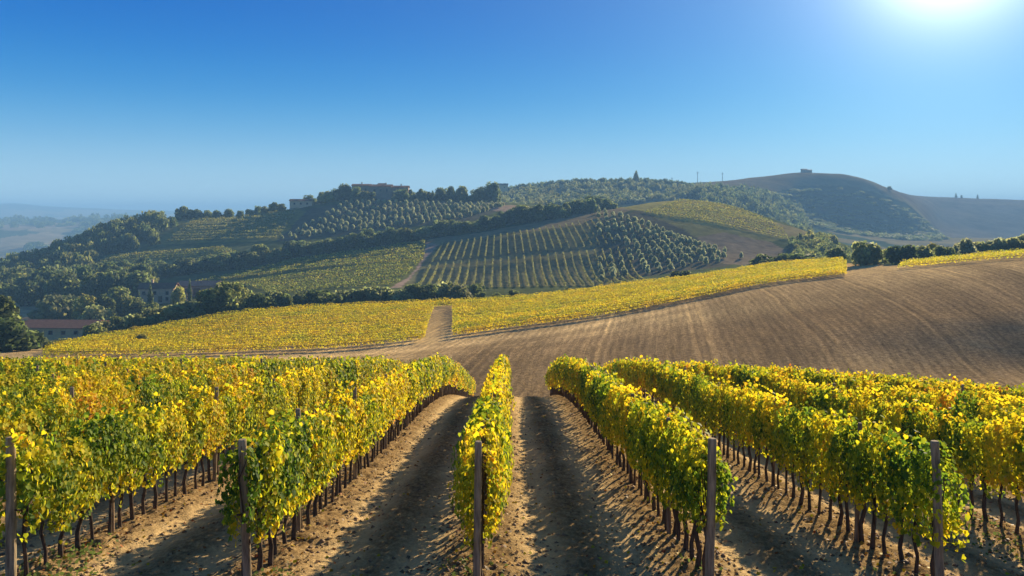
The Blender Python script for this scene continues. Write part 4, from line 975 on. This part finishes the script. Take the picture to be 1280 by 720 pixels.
building('shed', 268, 262, math.radians(10), [(-3.6, 3.6, 0, 4, 1.8, 0.8, 'x')], 'small shed with pale flat-looking roof above the hedge, right of the barn', 'shed', M_STONE, M_ROOF, doors=[(-1, 0, 1.2, 1.6)], zoff=0.2)
dr = float(contour_d(8, 475))
building('villa', 476, dr+2, 0.05, [(-19, -7, 0, 10, 7.6, 1.2, 'x'), (-6.99, 7, -1, 10, 7.0, 1.5, 'x'), (7.01, 18, 0, 9, 6.4, 1.3, 'x'), (-3, 1.5, 10.01, 16, 8.6, 1.0, 'x')], 'large brown villa on the hilltop ridge among dark trees', 'villa', plain_mat('villa_wall', (0.30, 0.22, 0.155), 0.9, 0.3, 0.8), M_ROOF,
         windows=[(-16, 0, 4.2, 1.1, 1.5), (-13, 0, 4.2, 1.1, 1.5), (-10, 0, 4.2, 1.1, 1.5), (-4, -1, 3.8, 1.1, 1.5), (0, -1, 3.8, 1.1, 1.5), (4, -1, 3.8, 1.1, 1.5), (9.5, 0, 3.5, 1.1, 1.4), (12.5, 0, 3.5, 1.1, 1.4), (15.5, 0, 3.5, 1.1, 1.4)], chimneys=[(-13, 5), (3, 4), (13, 4)], zoff=2.0)
building('house', 376, 512, 0.1, [(-7, 7, 0, 7, 3.6, 1.2, 'x')], 'low house at the left end of the villa ridge', 'house', M_STONE, M_ROOF, windows=[(-4, 0, 1.4, 1, 1.1), (0, 0, 1.4, 1, 1.1), (4, 0, 1.4, 1, 1.1)], zoff=0.8)
building('house', 627, 880, 0.0, [(-7, 7, 0, 8, 5.4, 1.6, 'x')], 'small pale house on the skyline right of the tall round tree', 'house', M_PLASTER, M_ROOF, windows=[(-4, 0, 2, 1.2, 1.4), (3, 0, 2, 1.2, 1.4)], zoff=2.5)
building('farmhouse', 1009, 1150, 0.0, [(-6.5, 0, 0, 8, 4.0, 1.2, 'x'), (0.01, 7, 0, 8, 3.0, 1.0, 'x')], 'tiny dark farmhouse on the very top of the rounded far hill', 'farmhouse', M_GREYW, M_ROOFG, windows=[(-4, 0, 1.4, 1, 1.2), (4, 0, 1.2, 1, 1.0)], zoff=0.6)

# ------------------------------------------------------------------ the hazy air
if HAZE_DENSITY > 0:
    mb = MB(); mb.box(-13500, 13500, -80, 9600, -240, 73)
    hm, hn = new_mat('hazy_air'); pv = N(hn, 'ShaderNodeVolumePrincipled'); pv.inputs['Color'].default_value = (0.27, 0.56, 0.95, 1); pv.inputs['Density'].default_value = HAZE_DENSITY; pv.inputs['Anisotropy'].default_value = 0.0
    ho = N(hn, 'ShaderNodeOutputMaterial'); hn.links.new(pv.outputs[0], ho.inputs['Volume'])
    tag(link('haze', mb.mesh('haze', hm)), 'pale blue haze lying over the valley and the far hills', 'haze', kind='stuff')
